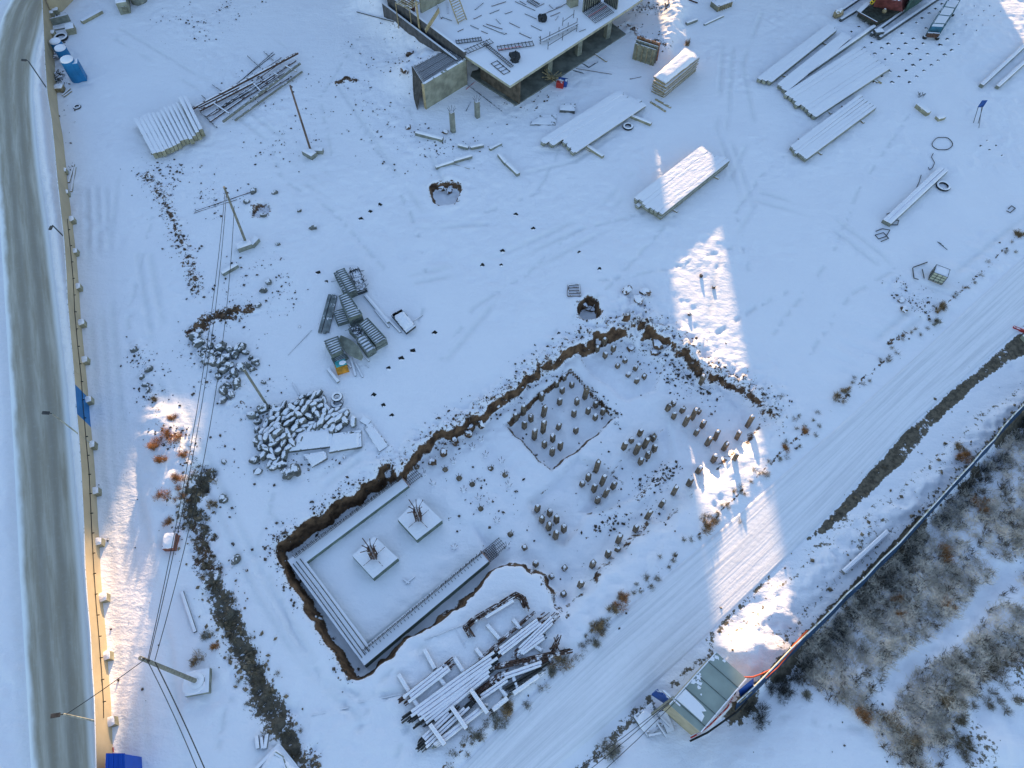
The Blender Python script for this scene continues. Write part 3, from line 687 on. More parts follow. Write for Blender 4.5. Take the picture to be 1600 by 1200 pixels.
for i, (b, t, wd) in enumerate(LAMPS):
    p = W(*b); 
    best = min((((proj(P(t[0], t[1], p.z + z))[0] - t[0]) ** 2, z) for z in [5.0]))
    # upright whose head is seen at t
    h = htop(p, t[1]) if abs(t[1] - b[1]) > 25 else 5.2
    h = min(max(h, 3.2), 7.0); top = P(t[0], t[1], p.z + h)
    pole = MB().path([p + Vector((0, 0, 0)), p.lerp(top, 0.5), top], 0.055, 6)
    d = Vector((top.x - p.x, top.y - p.y, 0)).normalized()
    arm = MB().path([top, top + d * 0.25 + Vector((0, 0, 0.05))], 0.035, 5)
    head = MB().beam(top + d * 0.15, top + d * 0.6 + Vector((0, 0, 0.05)), 0.22, 0.10)
    T('street_lamp', 'thin leaning fence lamp pole, ' + wd, 'street lamp', [('pole', pole, mat('lamp_pole', (0.34, 0.32, 0.27), 0.6, 0.0) if i > 1 else dsteel), ('arm', arm, dsteel), ('lamp_head', head, bare)], 'lamp poles along the site fence')

# ------------------------------------------------------------------ power poles and wires
def pole_thing(base, top, h, r, label, basemk, m_=wood):
    p = W(*base); t = P(top[0], top[1], p.z + h)
    parts = [('pole', MB().path([p + Vector((0, 0, 0.2)), p.lerp(t, 0.5), t], r, 10, r * 0.75), m_)]
    parts += basemk(p)
    for k in (0.97, 0.9):
        c = p.lerp(t, k); parts.append(('insulator', MB().lathe((c.x + 0.14, c.y, c.z), [(0.05, 0), (0.07, 0.06), (0.03, 0.14)], 6), bare))
    T('power_pole', label, 'utility pole', parts); return t
def round_base(p):
    return [('footing', MB().box((p.x + 0.1, p.y - 0.05, p.z - 0.05), 1.45, 1.45, 0.5, 0.2), conc), ('collar', MB().lathe((p.x + 0.05, p.y, p.z + 0.4), [(0.5, 0), (0.5, 0.16), (0.3, 0.22)], 14), dsteel_s),
            ('snow_cap', MB().lump((p.x - 0.1, p.y - 0.1, p.z + 0.46), 0.66, 0.66, 0.1, 0.2, 4, 0.08, 0.75), M_SNOW)]
def block_base(rz):
    def f(p):
        return [('footing', MB().box((p.x - 0.1, p.y - 0.3, p.z - 0.05), 1.3, 0.75, 0.55, rz), conc), ('footing', MB().box((p.x + 0.7, p.y + 0.15, p.z - 0.05), 0.9, 0.5, 0.5, rz + 0.6), conc),
                ('snow_cap', MB().lump((p.x - 0.1, p.y - 0.3, p.z + 0.5), 0.6, 0.36, 0.12, rz, 5, 0.1, 0.75), M_SNOW)]
    return f
graypole = mat('grey_pole', (0.21, 0.195, 0.165), 0.85, 0.25, 0.3, 4.0)
TP1 = pole_thing((310,1066), (219,1028), 7.9, 0.15, 'thick grey power pole on a round collar and square footing near the bottom left', round_base, graypole)
TP2 = pole_thing((386,383), (350,292), 6.6, 0.12, 'grey power pole with two concrete footing blocks left of the middle', block_base(0.5), graypole)
TP3 = pole_thing((487,240), (453,133), 6.4, 0.11, 'thin brown power pole on a tilted block below the steel pipe heap', block_base(-0.6), mat('brown_pole', (0.13, 0.085, 0.07), 0.85, 0.2))
p = W(417, 633); t = P(381, 577, p.z + 3.2)
T('broken_pole', 'short dark leaning pole stuck in the rubble beside the chunk heap', 'pole', (MB().path([p, p.lerp(t, .5), t], 0.1, 8), graypole))
def wire(label, a, b, sag, r=0.022):
    pts = []
    for i in range(17):
        k = i / 16; q = Vector(a).lerp(Vector(b), k); q.z -= sag * 4 * k * (1 - k); pts.append(q)
    T('power_line', label, 'wire', (MB().path(pts, r, 5), wirem))
wire('right one of two black wires running down from the thick grey pole', P(242, 1034, 7.6), P(330, 1225, 6.6), 0.2, 0.03)
wire('left one of two black wires running down from the thick grey pole', P(229, 1030, 7.7), P(317, 1225, 6.6), 0.3)
wire('thin wire from the thick grey pole across the fence to the lowest lamp', P(224, 1032, 7.6), P(102, 1117, 5.0), 0.1)
wire('left wire between the thick grey pole and the middle grey pole', P(233, 1030, 7.6), P(354, 300, 6.2), 1.6)
wire('right wire between the thick grey pole and the middle grey pole', P(242, 1032, 7.6), P(366, 322, 5.6), 2.2)
wire('second left wire looping up to the middle grey pole beside its twin', P(231, 1031, 7.5), P(352, 296, 6.3), 1.2)

# ------------------------------------------------------------------ tanks, blocks and litter at the top left
for i, (b, r, h, lb) in enumerate([((122, 124), 0.68, 2.3, 'big blue round water tank with a snow lid, standing clear of the fence'), ((107, 98), 0.62, 1.7, 'blue tank with a snow lid, middle of the three beside the fence'), ((96, 82), 0.6, 1.3, 'low snow-buried tank farthest up the fence of the three')]):
    p = W(*b); parts = [('tank_body', MB().lathe(p, [(r, 0), (r * 1.0, h * 0.5), (r * 0.97, h - 0.1), (r * 0.9, h)], 20), bluep), ('snow_cap', MB().lathe((p.x, p.y, p.z + h), [(r * 0.95, -0.02), (r * 0.9, 0.12), (r * 0.5, 0.24), (0.02, 0.27)], 16), M_SNOW)]
    if i == 0:
        parts.append(('side_box', MB().box((p.x + 0.62, p.y + 0.1, p.z), 0.6, 0.9, h * 0.9, 0.3), bluep)); parts.append(('label_plate', MB().box((p.x + 0.55, p.y + 0.1, p.z + h * 0.9), 0.25, 0.3, 0.02, 0.3), conc))
    T('water_tank', lb, 'tank', parts, 'blue water tanks')
def blk(a, sx, sy, sz, rz, label, m_=concy, name='concrete_block', cat='concrete block', snow=0.12):
    p = W(*a); b = MB().box((p.x, p.y, p.z - 0.04), sx, sy, sz, rz); c = MB().lump((p.x, p.y, p.z + sz - 0.05), sx * 0.5, sy * 0.5, snow, rz, int(a[0]), 0.06, 0.8)
    return T(name, label, cat, [('block', b, m_), ('snow_cap', c, M_SNOW)])
blk((113, 50), 0.9, 1.1, 0.75, 0.4, 'snow-topped concrete block in the litter up the fence, right of the leaning board')
blk((89, 21), 0.7, 0.7, 0.6, 0.3, 'concrete block in the fence corner, larger of the two')
blk((82, 25), 0.5, 0.5, 0.5, 0.3, 'small concrete block in the fence corner')
blk((85, 57), 0.5, 0.6, 0.6, 0.1, 'small concrete block against the fence left of a snowy tyre')
blk((95, 142), 0.85, 0.75, 0.6, 0.1, 'brown wooden crate against the fence below the blue tanks', wood, 'crate', 'crate')
beam_thing('concrete_beam', 'bare concrete beam lying alone near the top left', 'beam', (129, 37), (160, 20), 0.45, 0.35, concy)
beam_thing('board', 'grey board leaning by the fence above the concrete block', 'board', (83, 40), (111, 33), 0.08, 0.8, conc)
beam_thing('board', 'short snow-covered plank against the fence below the grey board', 'board', (84, 47), (102, 44), 0.25, 0.12, conc, cap=0.08)
p = W(197, 22); q = W(193, -12)
T('container', 'grey steel box with thick snow on its roof at the top edge', 'container', [('body', MB().beam(p, q, 1.15, 1.35), concw), ('snow_cap', cap_on(p + Vector((0, 0, 1.35)), q + Vector((0, 0, 1.35)), 1.15, 0.18), M_SNOW), ('slats', MB().box((p.x, p.y - 0.03, p.z + 0.2), 0.9, 0.06, 0.7, 0.05), ply)])
p = W(218, 2); T('barrel', 'round grey barrel cut by the top edge beside the steel box', 'barrel', (MB().lathe(p, [(0.9, 0), (0.95, 0.5), (0.9, 0.9), (0.2, 0.95)], 18), conc))
def tyre(a, R, r, label, dz=0.0, tl=None):
    p = W(*a); T('tyre', label, 'tyre', [('tread', MB().torus((p.x, p.y, p.z + r * 0.8 + dz), R, r, 22, 8, tl), rubber)])
tyre((96, 60), 0.62, 0.17, 'snowy tyre lying at the fence foot near the top left')
tyre((981, 199), 0.42, 0.14, 'snow-dusted tyre lying right of the wide pile stack')
tyre((528, 624), 0.33, 0.12, 'tyre on top of another above the chunk heap', 0.28); tyre((527, 631), 0.36, 0.13, 'lower snow-capped tyre of the two above the chunk heap')
tyre((121, 128 + 40), 0.3, 0.1, 'small dark tyre half buried beside the fence')
for i, (a, b) in enumerate([((100, 152), (112, 143)), ((98, 150), (110, 139)), ((112, 300), (118, 262)), ((108, 286), (116, 258))]):
    beam_thing('plank', ['lower of two dark planks beside the wooden crate', 'upper of two dark planks beside the wooden crate', 'right one of two planks along the fence above the blocks', 'left one of two planks along the fence above the blocks'][i], 'plank', a, b, 0.18, 0.12, wood)
q = MB(); c = W(92, 122)
for i in range(30): q.path([c + Vector((random.uniform(-.6, .6), random.uniform(-.9, .9), random.uniform(0, .3))), c + Vector((random.uniform(-.6, .6), random.uniform(-.9, .9), random.uniform(.1, .5)))], 0.05, 4)
T('scrap_heap', 'tangle of dark scrap pipes at the fence foot below the tanks', 'scrap', (q, dsteel_s))
q = MB(); c = W(92, 90)
for i in range(12): q.beam(c + Vector((random.uniform(-.5, .5), random.uniform(-.6, .6), i * .03)), c + Vector((random.uniform(-.5, .5), random.uniform(-.6, .6), .1 + i * .03)), 0.2, 0.06)
T('scrap_heap', 'dark heap of boards between the fence and the blue tanks', 'scrap', (q, rust))

# ------------------------------------------------------------------ beams stacked on bearers (top left) and the steel heap
NB = 13
for i in range(NB):
    k = i / (NB - 1); n0 = (242 + 74 * k, 241 - 34 * k); f0 = (213 + 77 * k, 187 - 33 * k)
    a, b = P(*n0, 0.78), P(*f0, 0.78); d = (a - b).normalized(); a = a + d * random.uniform(-.25, .25); b = b - d * random.uniform(-.2, .3)
    up_ = 0.0 if i < 10 else 0.32
    a.z = b.z = 0.16 + hz(a.x, a.y) * 0.5 + up_ * 0.0
    wdt = 0.36
    parts = [('beam', MB().beam(a, b, wdt, 0.62 + (0.3 if i > 10 else 0)), concy), ('snow_cap', cap_on(a + Vector((0, 0, 0.615 + (0.3 if i > 10 else 0))), b + Vector((0, 0, 0.615 + (0.3 if i > 10 else 0))), wdt * (1.18 if i < 4 else 0.90), 0.07, i), M_SNOW)]
    T('concrete_beam', 'snow-topped concrete beam in the stack left of the steel pipes, ' + side(i, NB), 'beam', parts, 'concrete beams stacked on bearers')
beam_thing('bearer', 'dark timber bearer under the near end of the concrete beam stack', 'timber', (236, 241), (318, 206), 0.25, 0.16, wood)
beam_thing('bearer', 'timber bearer under the far end of the concrete beam stack', 'timber', (222, 212), (305, 178), 0.25, 0.16, wood)
PIPES = [(595,605,1525,110,.15,rust,0.35),(650,612,1130,362,.13,rust,0.2),(640,590,1000,410,.10,rust,0.3),(700,650,1290,270,.08,rust,.05),(735,700,1310,300,.09,rust,.08),(860,715,1545,195,.13,graypole,.25),(960,690,1560,255,.10,graypole,.1),(620,555,1025,335,.05,rust,.05),(735,655,1390,235,.06,rust,.2),(760,640,1420,200,.08,rust,.12),(1000,480,1500,150,.08,rust,.05),(980,345,1310,85,.03,bare,.02),(1010,330,1300,75,.03,bare,.1),(1060,330,1370,120,.04,rust,.05),(900,580,1400,260,.06,rust,.1),(1040,545,1440,300,.07,rust,.02),(1150,330,1400,150,.06,rust,.15),(820,600,1180,390,.05,dsteel,.3)]
PL1 = sorted(PIPES, key=lambda q: q[1] + q[3] + (q[0] + q[2]) * 0.6)
for i, (x0, y0, x1, y1, r, mm, dz) in enumerate(PL1):
    f = 5.714
    pipe_thing('steel_pipe', '%s steel pipe in the heap beside the concrete beams, %s' % ('grey' if mm is graypole else ('dark thin' if r < .05 else 'rusty'), side(i, len(PL1), 'upper', 'lower') .replace('from the upper', 'from its upper edge').replace('from the lower', 'from its lower edge')), 'pipe', (x0 / f + 200, y0 / f + 70), (x1 / f + 200, y1 / f + 70), r, mm, dz, 'steel pipes in a heap')
for i, (x0, y0, x1, y1) in enumerate([(780,550,915,640),(1130,370,1195,440),(1410,210,1510,262),(1070,110,1185,215),(1215,70,1300,150),(650,610,800,750),(755,365,840,425),(1305,275,1350,300),(660,460,705,500)]):
    f = 5.714; wd = [.14,.14,.16,.05,.05,.07,.05,.14,.05][i]
    beam_thing('cross_bar', 'cross bar lying over the steel pipe heap, %s counted along the heap' % ORD[i], 'bar', (x0 / f + 200, y0 / f + 70), (x1 / f + 200, y1 / f + 70), wd, 0.08, wood if wd > .1 else dsteel, 0.3 if wd > .1 else 0.1, 'cross bars on the steel heap')
# ------------------------------------------------------------------ stacks of concrete piles
def flat_cap(a, b, w_, z, seed):
    rd = random.Random(seed); mb = MB(); a = Vector(a); b = Vector(b); d = (b - a).normalized(); s = Vector((d.y, -d.x, 0)); n = 18; vs = []; fs = []
    a = a + d * rd.uniform(.02, .2); b = b - d * rd.uniform(.02, .5)
    for i in range(n + 1):
        p = a.lerp(b, i / n) + Vector((0, 0, z - .004)); e = .35 if i in (0, n) else 1
        for u, t in ((-.5, .02), (-.49, .08), (0, .088), (.49, .08), (.5, .02)): vs.append(p + s * w_ * u * rd.uniform(.97, 1.0) + Vector((0, 0, t * e * rd.uniform(.85, 1.1))))
    for i in range(n):
        for k in range(4): fs.append((i * 5 + k, i * 5 + k + 1, i * 5 + 6 + k, i * 5 + 5 + k))
    fs += [(4, 3, 2, 1, 0), tuple(n * 5 + k for k in range(5))]
    return mb.add(vs, fs)
def pile_stack(q, n, layers, where, seed, pit=0.42, lift=0.14, cover=True, notch=None, endcap=0.16):
    """q = near-left, near-right, far-right, far-left pixels of the top"""
    zt = lift + layers * pit
    A, B, C, D = [P(*c, zt) for c in q]; rd = random.Random(seed)
    nm = n
    for L in range(layers):
        for i in range(nm):
            k = (i + 0.5) / nm; a = A.lerp(B, k); b = D.lerp(C, k); d = (b - a).normalized()
            s0 = rd.uniform(-.28, .22); s1 = rd.uniform(-.22, .22)
            if notch: s0 += notch[i]
            a2 = a + d * s0; b2 = b + d * s1
            w_ = (B - A).length / nm * 0.93; w_ = min(w_, 0.46)
            z = hz(a.x, a.y) * 0.4 + lift + L * pit
            a2.z = b2.z = z
            mb = MB().beam(a2, b2, w_, pit * 0.9)
            lay = '' if layers == 1 else [', bottom layer', ', second layer', ', third layer'][L]
            T('concrete_pile', ('square concrete pile in the %s, %s' % (where, side(i, nm))) + lay, 'pile', [('shaft', mb, conc), ('pile_head', MB().beam(a2 - d * endcap * 0.3, a2 - d * 0.004, w_ * 0.8, pit * 0.7), concw)] + ([('snow_cap', flat_cap(a2, b2, (B - A).length / nm * (1.04 if (i * 7 + seed) % 4 else .93), pit * .9, seed * 50 + i), M_SNOW)] if L == layers - 1 else []), 'piles in the ' + where)
    for k in (0.18, 0.8):
        a = A.lerp(D, k); b = B.lerp(C, k); e = (b - a).normalized(); a = a - e * 0.35; b = b + e * 0.4
        a.z = hz(a.x, a.y) - 0.02; b.z = hz(b.x, b.y) - 0.02
        T('bearer', 'timber bearer under the %s, %s end' % (where, 'near' if k < .5 else 'far'), 'timber', (MB().beam(a, b, 0.22, 0.15), wood))
    if False:
        z = (hz(A.x, A.y) * 0.4) + lift + layers * pit * 1.0 - 0.05
        bl = blanket([A.lerp(D, 0.012), B.lerp(C, 0.012), C.lerp(B, 0.015), D.lerp(A, 0.015)], z, 0.09, seed, max(6, 2 * nm), 26, 0.12)
        tag(mesh_obj('snow_cover', bl, M_SNOW, base_of([bl]), None, True), 'snow lying over the ' + where, 'snow', kind='stuff')
pile_stack([(846,217),(896,240),(1014,161),(966,141)], 5, 1, 'wide stack left of the tyre', 1, notch=[-.1, -.1, 1.0, .6, .5])
pile_stack([(990,309),(1036,334),(1141,250),(1094,229)], 7, 2, 'half-sunlit stack', 2, pit=.36, lift=.1)
pile_stack([(1184,121),(1206,128),(1309,45),(1295,37)], 3, 1, 'upper left stack by the rig', 3)
pile_stack([(1217,129),(1229,143),(1331,56),(1320,49)], 2, 1, 'narrow stack by the rig', 4)
pile_stack([(1225,146),(1275,183),(1392,106),(1342,72)], 8, 1, 'largest stack', 5)
pile_stack([(1234,229),(1262,247),(1369,168),(1343,147)], 6, 1, 'lowest right stack', 6)
beam_thing('concrete_pile', 'single snow-covered pile lying between the narrow stack and the largest stack', 'pile', (1261,117), (1364,45), .42, .4, conc, cap=.12, part='shaft')
beam_thing('concrete_pile', 'snow-covered pile at the right edge, left one of two', 'pile', (1531,137), (1612,62), .42, .4, conc, cap=.12, part='shaft')
beam_thing('concrete_pile', 'snow-covered pile at the right edge, right one of two', 'pile', (1556,139), (1612,88), .4, .38, conc, cap=.12, part='shaft')
beam_thing('concrete_pile', 'pile bound with black cable on the right, left one of two', 'pile', (1380,350), (1468,267), .46, .42, conc, cap=.12, part='shaft')
beam_thing('concrete_pile', 'pile bound with black cable on the right, right one of two', 'pile', (1386,353), (1475,270), .44, .42, conc, cap=.12, part='shaft')
for a, b, lb in [((972,178),(1017,196),'snow-capped timber sticking out right of the wide pile stack'), ((916,230),(942,247),'snow-capped timber sticking out below the wide pile stack'), ((1016,160),(1040,175),'lower thin batten by the plank pile'), ((1024,156),(1048,169),'upper thin batten by the plank pile'), ((1365,125),(1377,131),'yellow timber end under the largest pile stack')]:
    beam_thing('timber', lb, 'timber', a, b, .36 if 'snow' in lb else .16, .3 if 'snow' in lb else .12, concy if 'snow' in lb else woodb, cap=.08 if 'snow' in lb else 0)
# stack of rough planks, half sunlit
A, B, C, D = [P(*c, 0) for c in [(1018,143),(1036,153),(1087,112),(1066,98)]]
for L in range(9):
    g = lambda: Vector((random.uniform(-.12, .12), random.uniform(-.12, .12), 0))
    mb = MB().prism([(p + g()).to_2d()[:] for p in (A, B, C, D)], 0.02 + L * .2, .02 + L * .2 + .15)
    T('plank_layer', 'layer of rough planks in the tall plank stack, %s from the ground' % ORD[L], 'planks', (mb, wood), 'layers of the tall plank stack')
bl = blanket([A, B, C, D], 1.80, .26, 9, 8, 14, .1); tag(mesh_obj('snow_cover', bl, M_SNOW, base_of([bl]), None, True), 'thick snow on top of the tall plank stack', 'snow', kind='stuff')
# shutter panels standing on edge
for i, (a, b, h, mm, lb) in enumerate([((988,92),(1021,103),1.9,ply,'grey boarded formwork panel standing on edge, front one'), ((990,88),(1024,99),2.0,conc,'grey formwork panel standing on edge, middle one'), ((992,84),(1027,95),2.1,mat('red_ply', (.30,.14,.08), .8, .3),'reddish formwork panel standing on edge, rear one')]):
    p, q = W(*a), W(*b); parts = [('board', MB().beam(p, q, .08, h), mm)]
    for k in (.15, .4, .62, .85):
        c = p.lerp(q, k); dd = (q - p).normalized(); nn = Vector((dd.y, -dd.x, 0)) * .08; parts.append(('batten', MB().beam(c + nn - dd * .05, c + nn + dd * .05, .06, h * .96), wood))
    T('formwork_shutter', lb, 'panel', parts, 'formwork panels standing on edge')

# ------------------------------------------------------------------ holes for piles
def pile_hole(x, y, label, group, faint=False, s=.40):
    s = s * random.uniform(.62, 1.0)
    p = W(x, y); rz = .75 + random.uniform(-.4, .4)
    q = MB()
    # low solid slab painted near-black for the shade inside a hole, snow lip beside
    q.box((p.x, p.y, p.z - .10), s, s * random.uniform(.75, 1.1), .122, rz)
    l = MB().lump((p.x + random.uniform(-.06, .06), p.y - s * .52, p.z), s * random.uniform(.3, .6), s * random.uniform(.10, .26), .10, random.uniform(-.5, .5), int(x * 7 + y), .25)
    T('pile_hole', label, 'hole', [('opening', q, darkw if not faint else M_SNOW), ('snow_lip', l, M_SNOW)], group)
GR = [(1470,2),(1395,45),(1320,103),(1250,152),(1172,205),(1105,258),(1215,322),(940,380),(1070,440),(525,250),(450,307),(370,360),(597,487),(785,498),(980,495),(1183,495),(1375,512),(1455,445),(1530,388),(1582,510),(1505,570),(1425,622),(1350,688),(1275,740),(1190,805),(1108,870),(1025,935),(710,547),(902,555),(1108,557),(828,612),(1028,615),(1230,615),(950,682),(1150,682),(1068,742),(988,803),(905,872),(828,935),(515,540),(632,610),(750,675),(795,810),(715,868),(620,928)]
GR = [(a / 7.27 + 1280, b / 7.27) for a, b in GR]
# rows run up to the right
def rowkey(c): return c[1] + 0.62 * c[0]
GR.sort(key=lambda c: (round((c[1] - 0.53 * c[0]) / 12.0), c[0]))
rows = {}
for c in GR: rows.setdefault(round((c[1] - 0.53 * c[0]) / 12.0), []).append(c)
for ri, k in enumerate(sorted(rows)):
    for ci, c in enumerate(rows[k]):
        pile_hole(*c, 'dark pile hole near the rig, %s in slanting row %s from the top' % (ORD[ci], ORD[ri]), 'pile holes in rows by the rig')
FAINT = [(1290,38),(1387,38),(1455,72),(1350,68),(1215,92),(1318,98),(1415,100),(1275,125),(1378,127),(1240,155),(1345,157),(1305,190)]
SMALL4 = [(1370,880),(1425,910),(1330,912),(1385,937),(1462,972)]
for i, c in enumerate(sorted(SMALL4)):
    pile_hole(c[0] / 4 + 1200, c[1] / 4, 'small dark hole in the loose group right of the wire coil, ' + side(i, 5), 'small holes right of the wire coil', s=.26)
for i, c in enumerate(sorted(FAINT)):
    pile_hole(c[0] / 4 + 1200, c[1] / 4, 'faint small hole right of the caged trolley, ' + side(i, len(FAINT)), 'faint holes right of the caged trolley', s=.2)
SCAT = [((497,426),'left of the panel stacks, upper'),((510,440),'left of the panel stacks, lower'),((564,342),'left one of three in a slanting row'),((578,331),'middle of three in a slanting row'),((593,320),'right one of three in a slanting row'),((753,414),'left one of a trio in the open middle'),((785,392),'top one of a trio in the open middle'),((783,414),'snow-filled one of a trio in the open middle'),((905,394),'left one of two above the steel grid frame'),((937,420),'right one of two above the steel grid frame'),((806,335),'upper one of two left of the half-sunlit stack'),((833,357),'lower one of two left of the half-sunlit stack'),((679,520),'right of the panel stacks, alone'),((645,548),'top one of three below the snowy box'),((627,560),'middle of three below the snowy box'),((607,575),'bottom one of three below the snowy box'),((584,617),'upper of three right of the chunk heap'),((599,633),'middle of three right of the chunk heap'),((612,649),'lower of three right of the chunk heap'),((873,521),'at the pit rim under the steel grid frame')]
for c, lb in SCAT: pile_hole(*c, 'square dark pile hole in the snow, ' + lb, 'scattered pile holes', s=.42)

# ------------------------------------------------------------------ driven piles standing in the pit
def driven(lst, where, ox, oy, f=4.0, wdt=.31):
    L = sorted([(x / f + ox, b / f + oy, t / f + oy) for x, b, t in lst])
    for i, (x, b, t) in enumerate(L):
        p = W(x, b - 1.5); h = max(.25, htop(p, t + 2.2)); rz = .72 + random.uniform(-.2, .2); lean = Vector((random.uniform(-.05, .05), random.uniform(-.05, .05), 0))
        mb = MB(); co, si = math.cos(rz), math.sin(rz); vs = []
        for zz, k in ((-.15, 1), (h * .5, 1), (h, 1)):
            for ux, uy in ((-1, -1), (1, -1), (1, 1), (-1, 1)):
                X, Y = ux * wdt / 2, uy * wdt / 2
                jz = random.uniform(-.10, .12) if zz == h else 0
                vs.append((p.x + X * co - Y * si + lean.x * zz, p.y + X * si + Y * co + lean.y * zz, p.z + zz + jz))
        mb.add(vs, [(3, 2, 1, 0), (8, 9, 10, 11)] + [(r * 4 + k, r * 4 + (k + 1) % 4, r * 4 + 4 + (k + 1) % 4, r * 4 + 4 + k) for r in (0, 1) for k in range(4)])
        c = MB().lump((p.x + lean.x * h, p.y + lean.y * h + .03, p.z + h), wdt * .40, wdt * .36, .09, rz, i, .25, .4)
        T('concrete_pile', 'concrete pile standing %s, %s' % (where, side(i, len(L))), 'pile', [('shaft', mb, pilec), ('snow_cap', c, M_SNOW)], 'driven piles standing ' + where)
driven([(182,105,50),(313,58,18),(372,22,-14),(453,95,20),(295,130,88),(404,130,88),(520,147,108),(70,188,130),(24,225,180),(118,235,190),(195,205,130),(386,205,163),(474,187,147),(565,193,152),(518,225,185),(77,280,235),(193,305,230),(289,285,243),(398,308,265),(138,347,277),(254,360,312),(202,398,355),(300,410,362),(249,447,397),(324,-25,-62),(277,15,-22)], 'in the sunken square bay', 800, 600)
driven([(574,948,908),(530,995,958),(631,997,957),(580,1037,998),(704,1068,1038),(658,1100,1072),(769,1115,1083),(724,1155,1123),(824,1168,1137),(777,1195,1160)], 'at the upper tip of the pit', 800, 300)
driven([(795,325,282),(743,367,335),(697,410,362),(824,400,332),(879,357,315),(771,440,372),(886,423,378),(846,465,420),(800,502,457)], 'in the middle cluster of nine', 800, 600)
driven([(523,552,482),(475,603,560),(560,630,563),(436,640,605),(509,673,628),(630,655,612),(580,705,655),(532,745,702)], 'in the cluster of eight', 800, 600)
driven([(156,797,752),(234,825,782),(185,866,822),(277,868,820),(226,914,866),(323,925,872),(270,968,915)], 'in the lower left cluster of seven', 800, 600)
driven([(1005,138,98),(970,168,127),(1008,217,178),(1060,180,142),(1165,185,155),(1125,222,155),(1078,262,193),(1187,273,227),(1148,320,280),(1268,350,292),(1217,385,330),(1322,415,362),(1404,345,293),(1255,490,440),(1390,475,430),(1160,558,508),(1103,637,592),(1470,270,195),(1180,0,-62)], 'in the brown right arm of the pit', 800, 600)
driven([(1007,692,632),(929,768,722),(843,842,787),(770,922,880),(662,993,938),(597,1082,1040),(658,1045,1018),(500,1147,1102),(425,1270,1230)], 'in the row along the road edge', 800, 600)
driven([(78,1032,1008),(148,1138,1108),(327,1160,1138),(320,1325,1300),(247,1212,1190)], 'as low stubs by the bottom tip', 800, 600, wdt=.32)
# cut heads with a tuft of bars
STUB = [(1405,350),(1352,400),(1435,445),(1535,485),(1233,490),(1183,535),(1467,530),(1557,570),(1270,590),(1352,628),(1105,625),(1580,635),(1298,665),(1390,715),(1460,738),(1405,780),(1505,858),(1240,1025),(1570,1020),(1590,940),(1048,570),(1005,520)]
STUB.sort()
for i, (x, y) in enumerate(STUB):
    p = W(x / 4 + 400, y / 4 + 600); parts = [('stub', MB().lump((p.x, p.y, p.z), .2, .2, .14, .7, i, .15, .6), M_SNOW if i % 3 else pilec)]
    for k in range(5):
        a = k * 1.257 + random.random(); parts.append(('bar', MB().path([(p.x + .1 * math.cos(a), p.y + .1 * math.sin(a), p.z), (p.x + .26 * math.cos(a), p.y + .26 * math.sin(a), p.z + random.uniform(.25, .5))], .018, 4), bare))
    T('pile_stub', 'cut-off pile head with a tuft of bars in the pit, ' + side(i, len(STUB)), 'pile stub', parts, 'cut-off pile heads with bars')
for i, (x, y) in enumerate([(676,724),(693,710),(711,692),(732,680),(736,671),(752,666)]):
    p = W(x, y); T('soil_block', 'brown frozen soil block under the long pit wall, ' + side(i, 6), 'soil block', (MB().lump((p.x, p.y, p.z + .25), .30, .26, .34, i, i + 3, .25, .4), soilm), 'frozen soil blocks')

# ------------------------------------------------------------------ strip footing and column pads
zf = hz(*P2(520, 950, -1.8)); ZT = -.62
def fp(x, y, z=ZT): return P(x, y, z)
strip = MB(); inner = MB(); A_, B_, C_, D_ = fp(632,752), fp(464,877), fp(572,1023), fp(757,869)
wst = .95
strip.beam(Vector((A_.x, A_.y, zf - .1)), Vector((B_.x, B_.y, zf - .1)), wst, ZT - zf + .1)
d1 = (B_ - A_).normalized(); d2 = (C_ - B_).normalized(); d3 = (D_ - C_).normalized()
strip2 = MB().beam(Vector((B_.x, B_.y, zf - .1)) + d2 * wst * .5, Vector((C_.x, C_.y, zf - .1)) - d2 * wst * .5, wst, ZT - zf + .095)
strip3 = MB().beam(Vector((C_.x, C_.y, zf - .1)), Vector((D_.x, D_.y, zf - .1)), wst, ZT - zf + .1)
strip.beam(Vector((B_.x, B_.y, zf - .1)) - d1 * 0.0, Vector((B_.x, B_.y, zf - .1)) + d1 * .47, wst, ZT - zf + .1); strip3.beam(Vector((C_.x, C_.y, zf - .1)) - d3 * .47, Vector((C_.x, C_.y, zf - .1)), wst, ZT - zf + .1)
greenc = mat('green_grey_concrete', (0.15, 0.175, 0.145), .85, 1.0, .25, 1.5, lo=.5)
parts = [('footing_strip', strip, greenc), ('footing_strip', strip2, greenc), ('footing_strip', strip3, greenc)]
def starters(a, b, off, n, h, m_):
    d = (b - a).normalized(); s = Vector((d.y, -d.x, 0)); q = MB()
    for i in range(n):
        p = a.lerp(b, (i + .5) / n) + s * off; p.z = ZT - .02
        q.path([p, p + Vector((random.uniform(-.04, .04), random.uniform(-.04, .04), h * random.uniform(.85, 1.1)))], .03, 4)
        if i % 3 == 0: q.path([p, p + s * .22 + Vector((0, 0, .03))], .02, 4)
    e0 = a + s * off; e1 = b + s * off; e0.z = e1.z = ZT + h * .55; q.path([e0, e1], .012, 4)
    return q
def so(o):
    o['kind'] = 'stuff'; return o
rows_ = [(A_, B_, .30, 105), (C_, D_, -.26, 105)]
for a, b, off, n in rows_:
    sd = off if True else -off
    parts.append(('starter_bars', starters(a, b, sd if a is A_ else -sd * -1, n, .55, bare), bare))
for off in (-.25, .05, .3):
    s = Vector((d2.y, -d2.x, 0)) * off; a = B_ + s; b = C_ + s; a.z = b.z = ZT + .05; parts.append(('starter_bars', MB().path([a, a.lerp(b, .3) + Vector((.05, 0, .03)), b], .028, 4), bare))
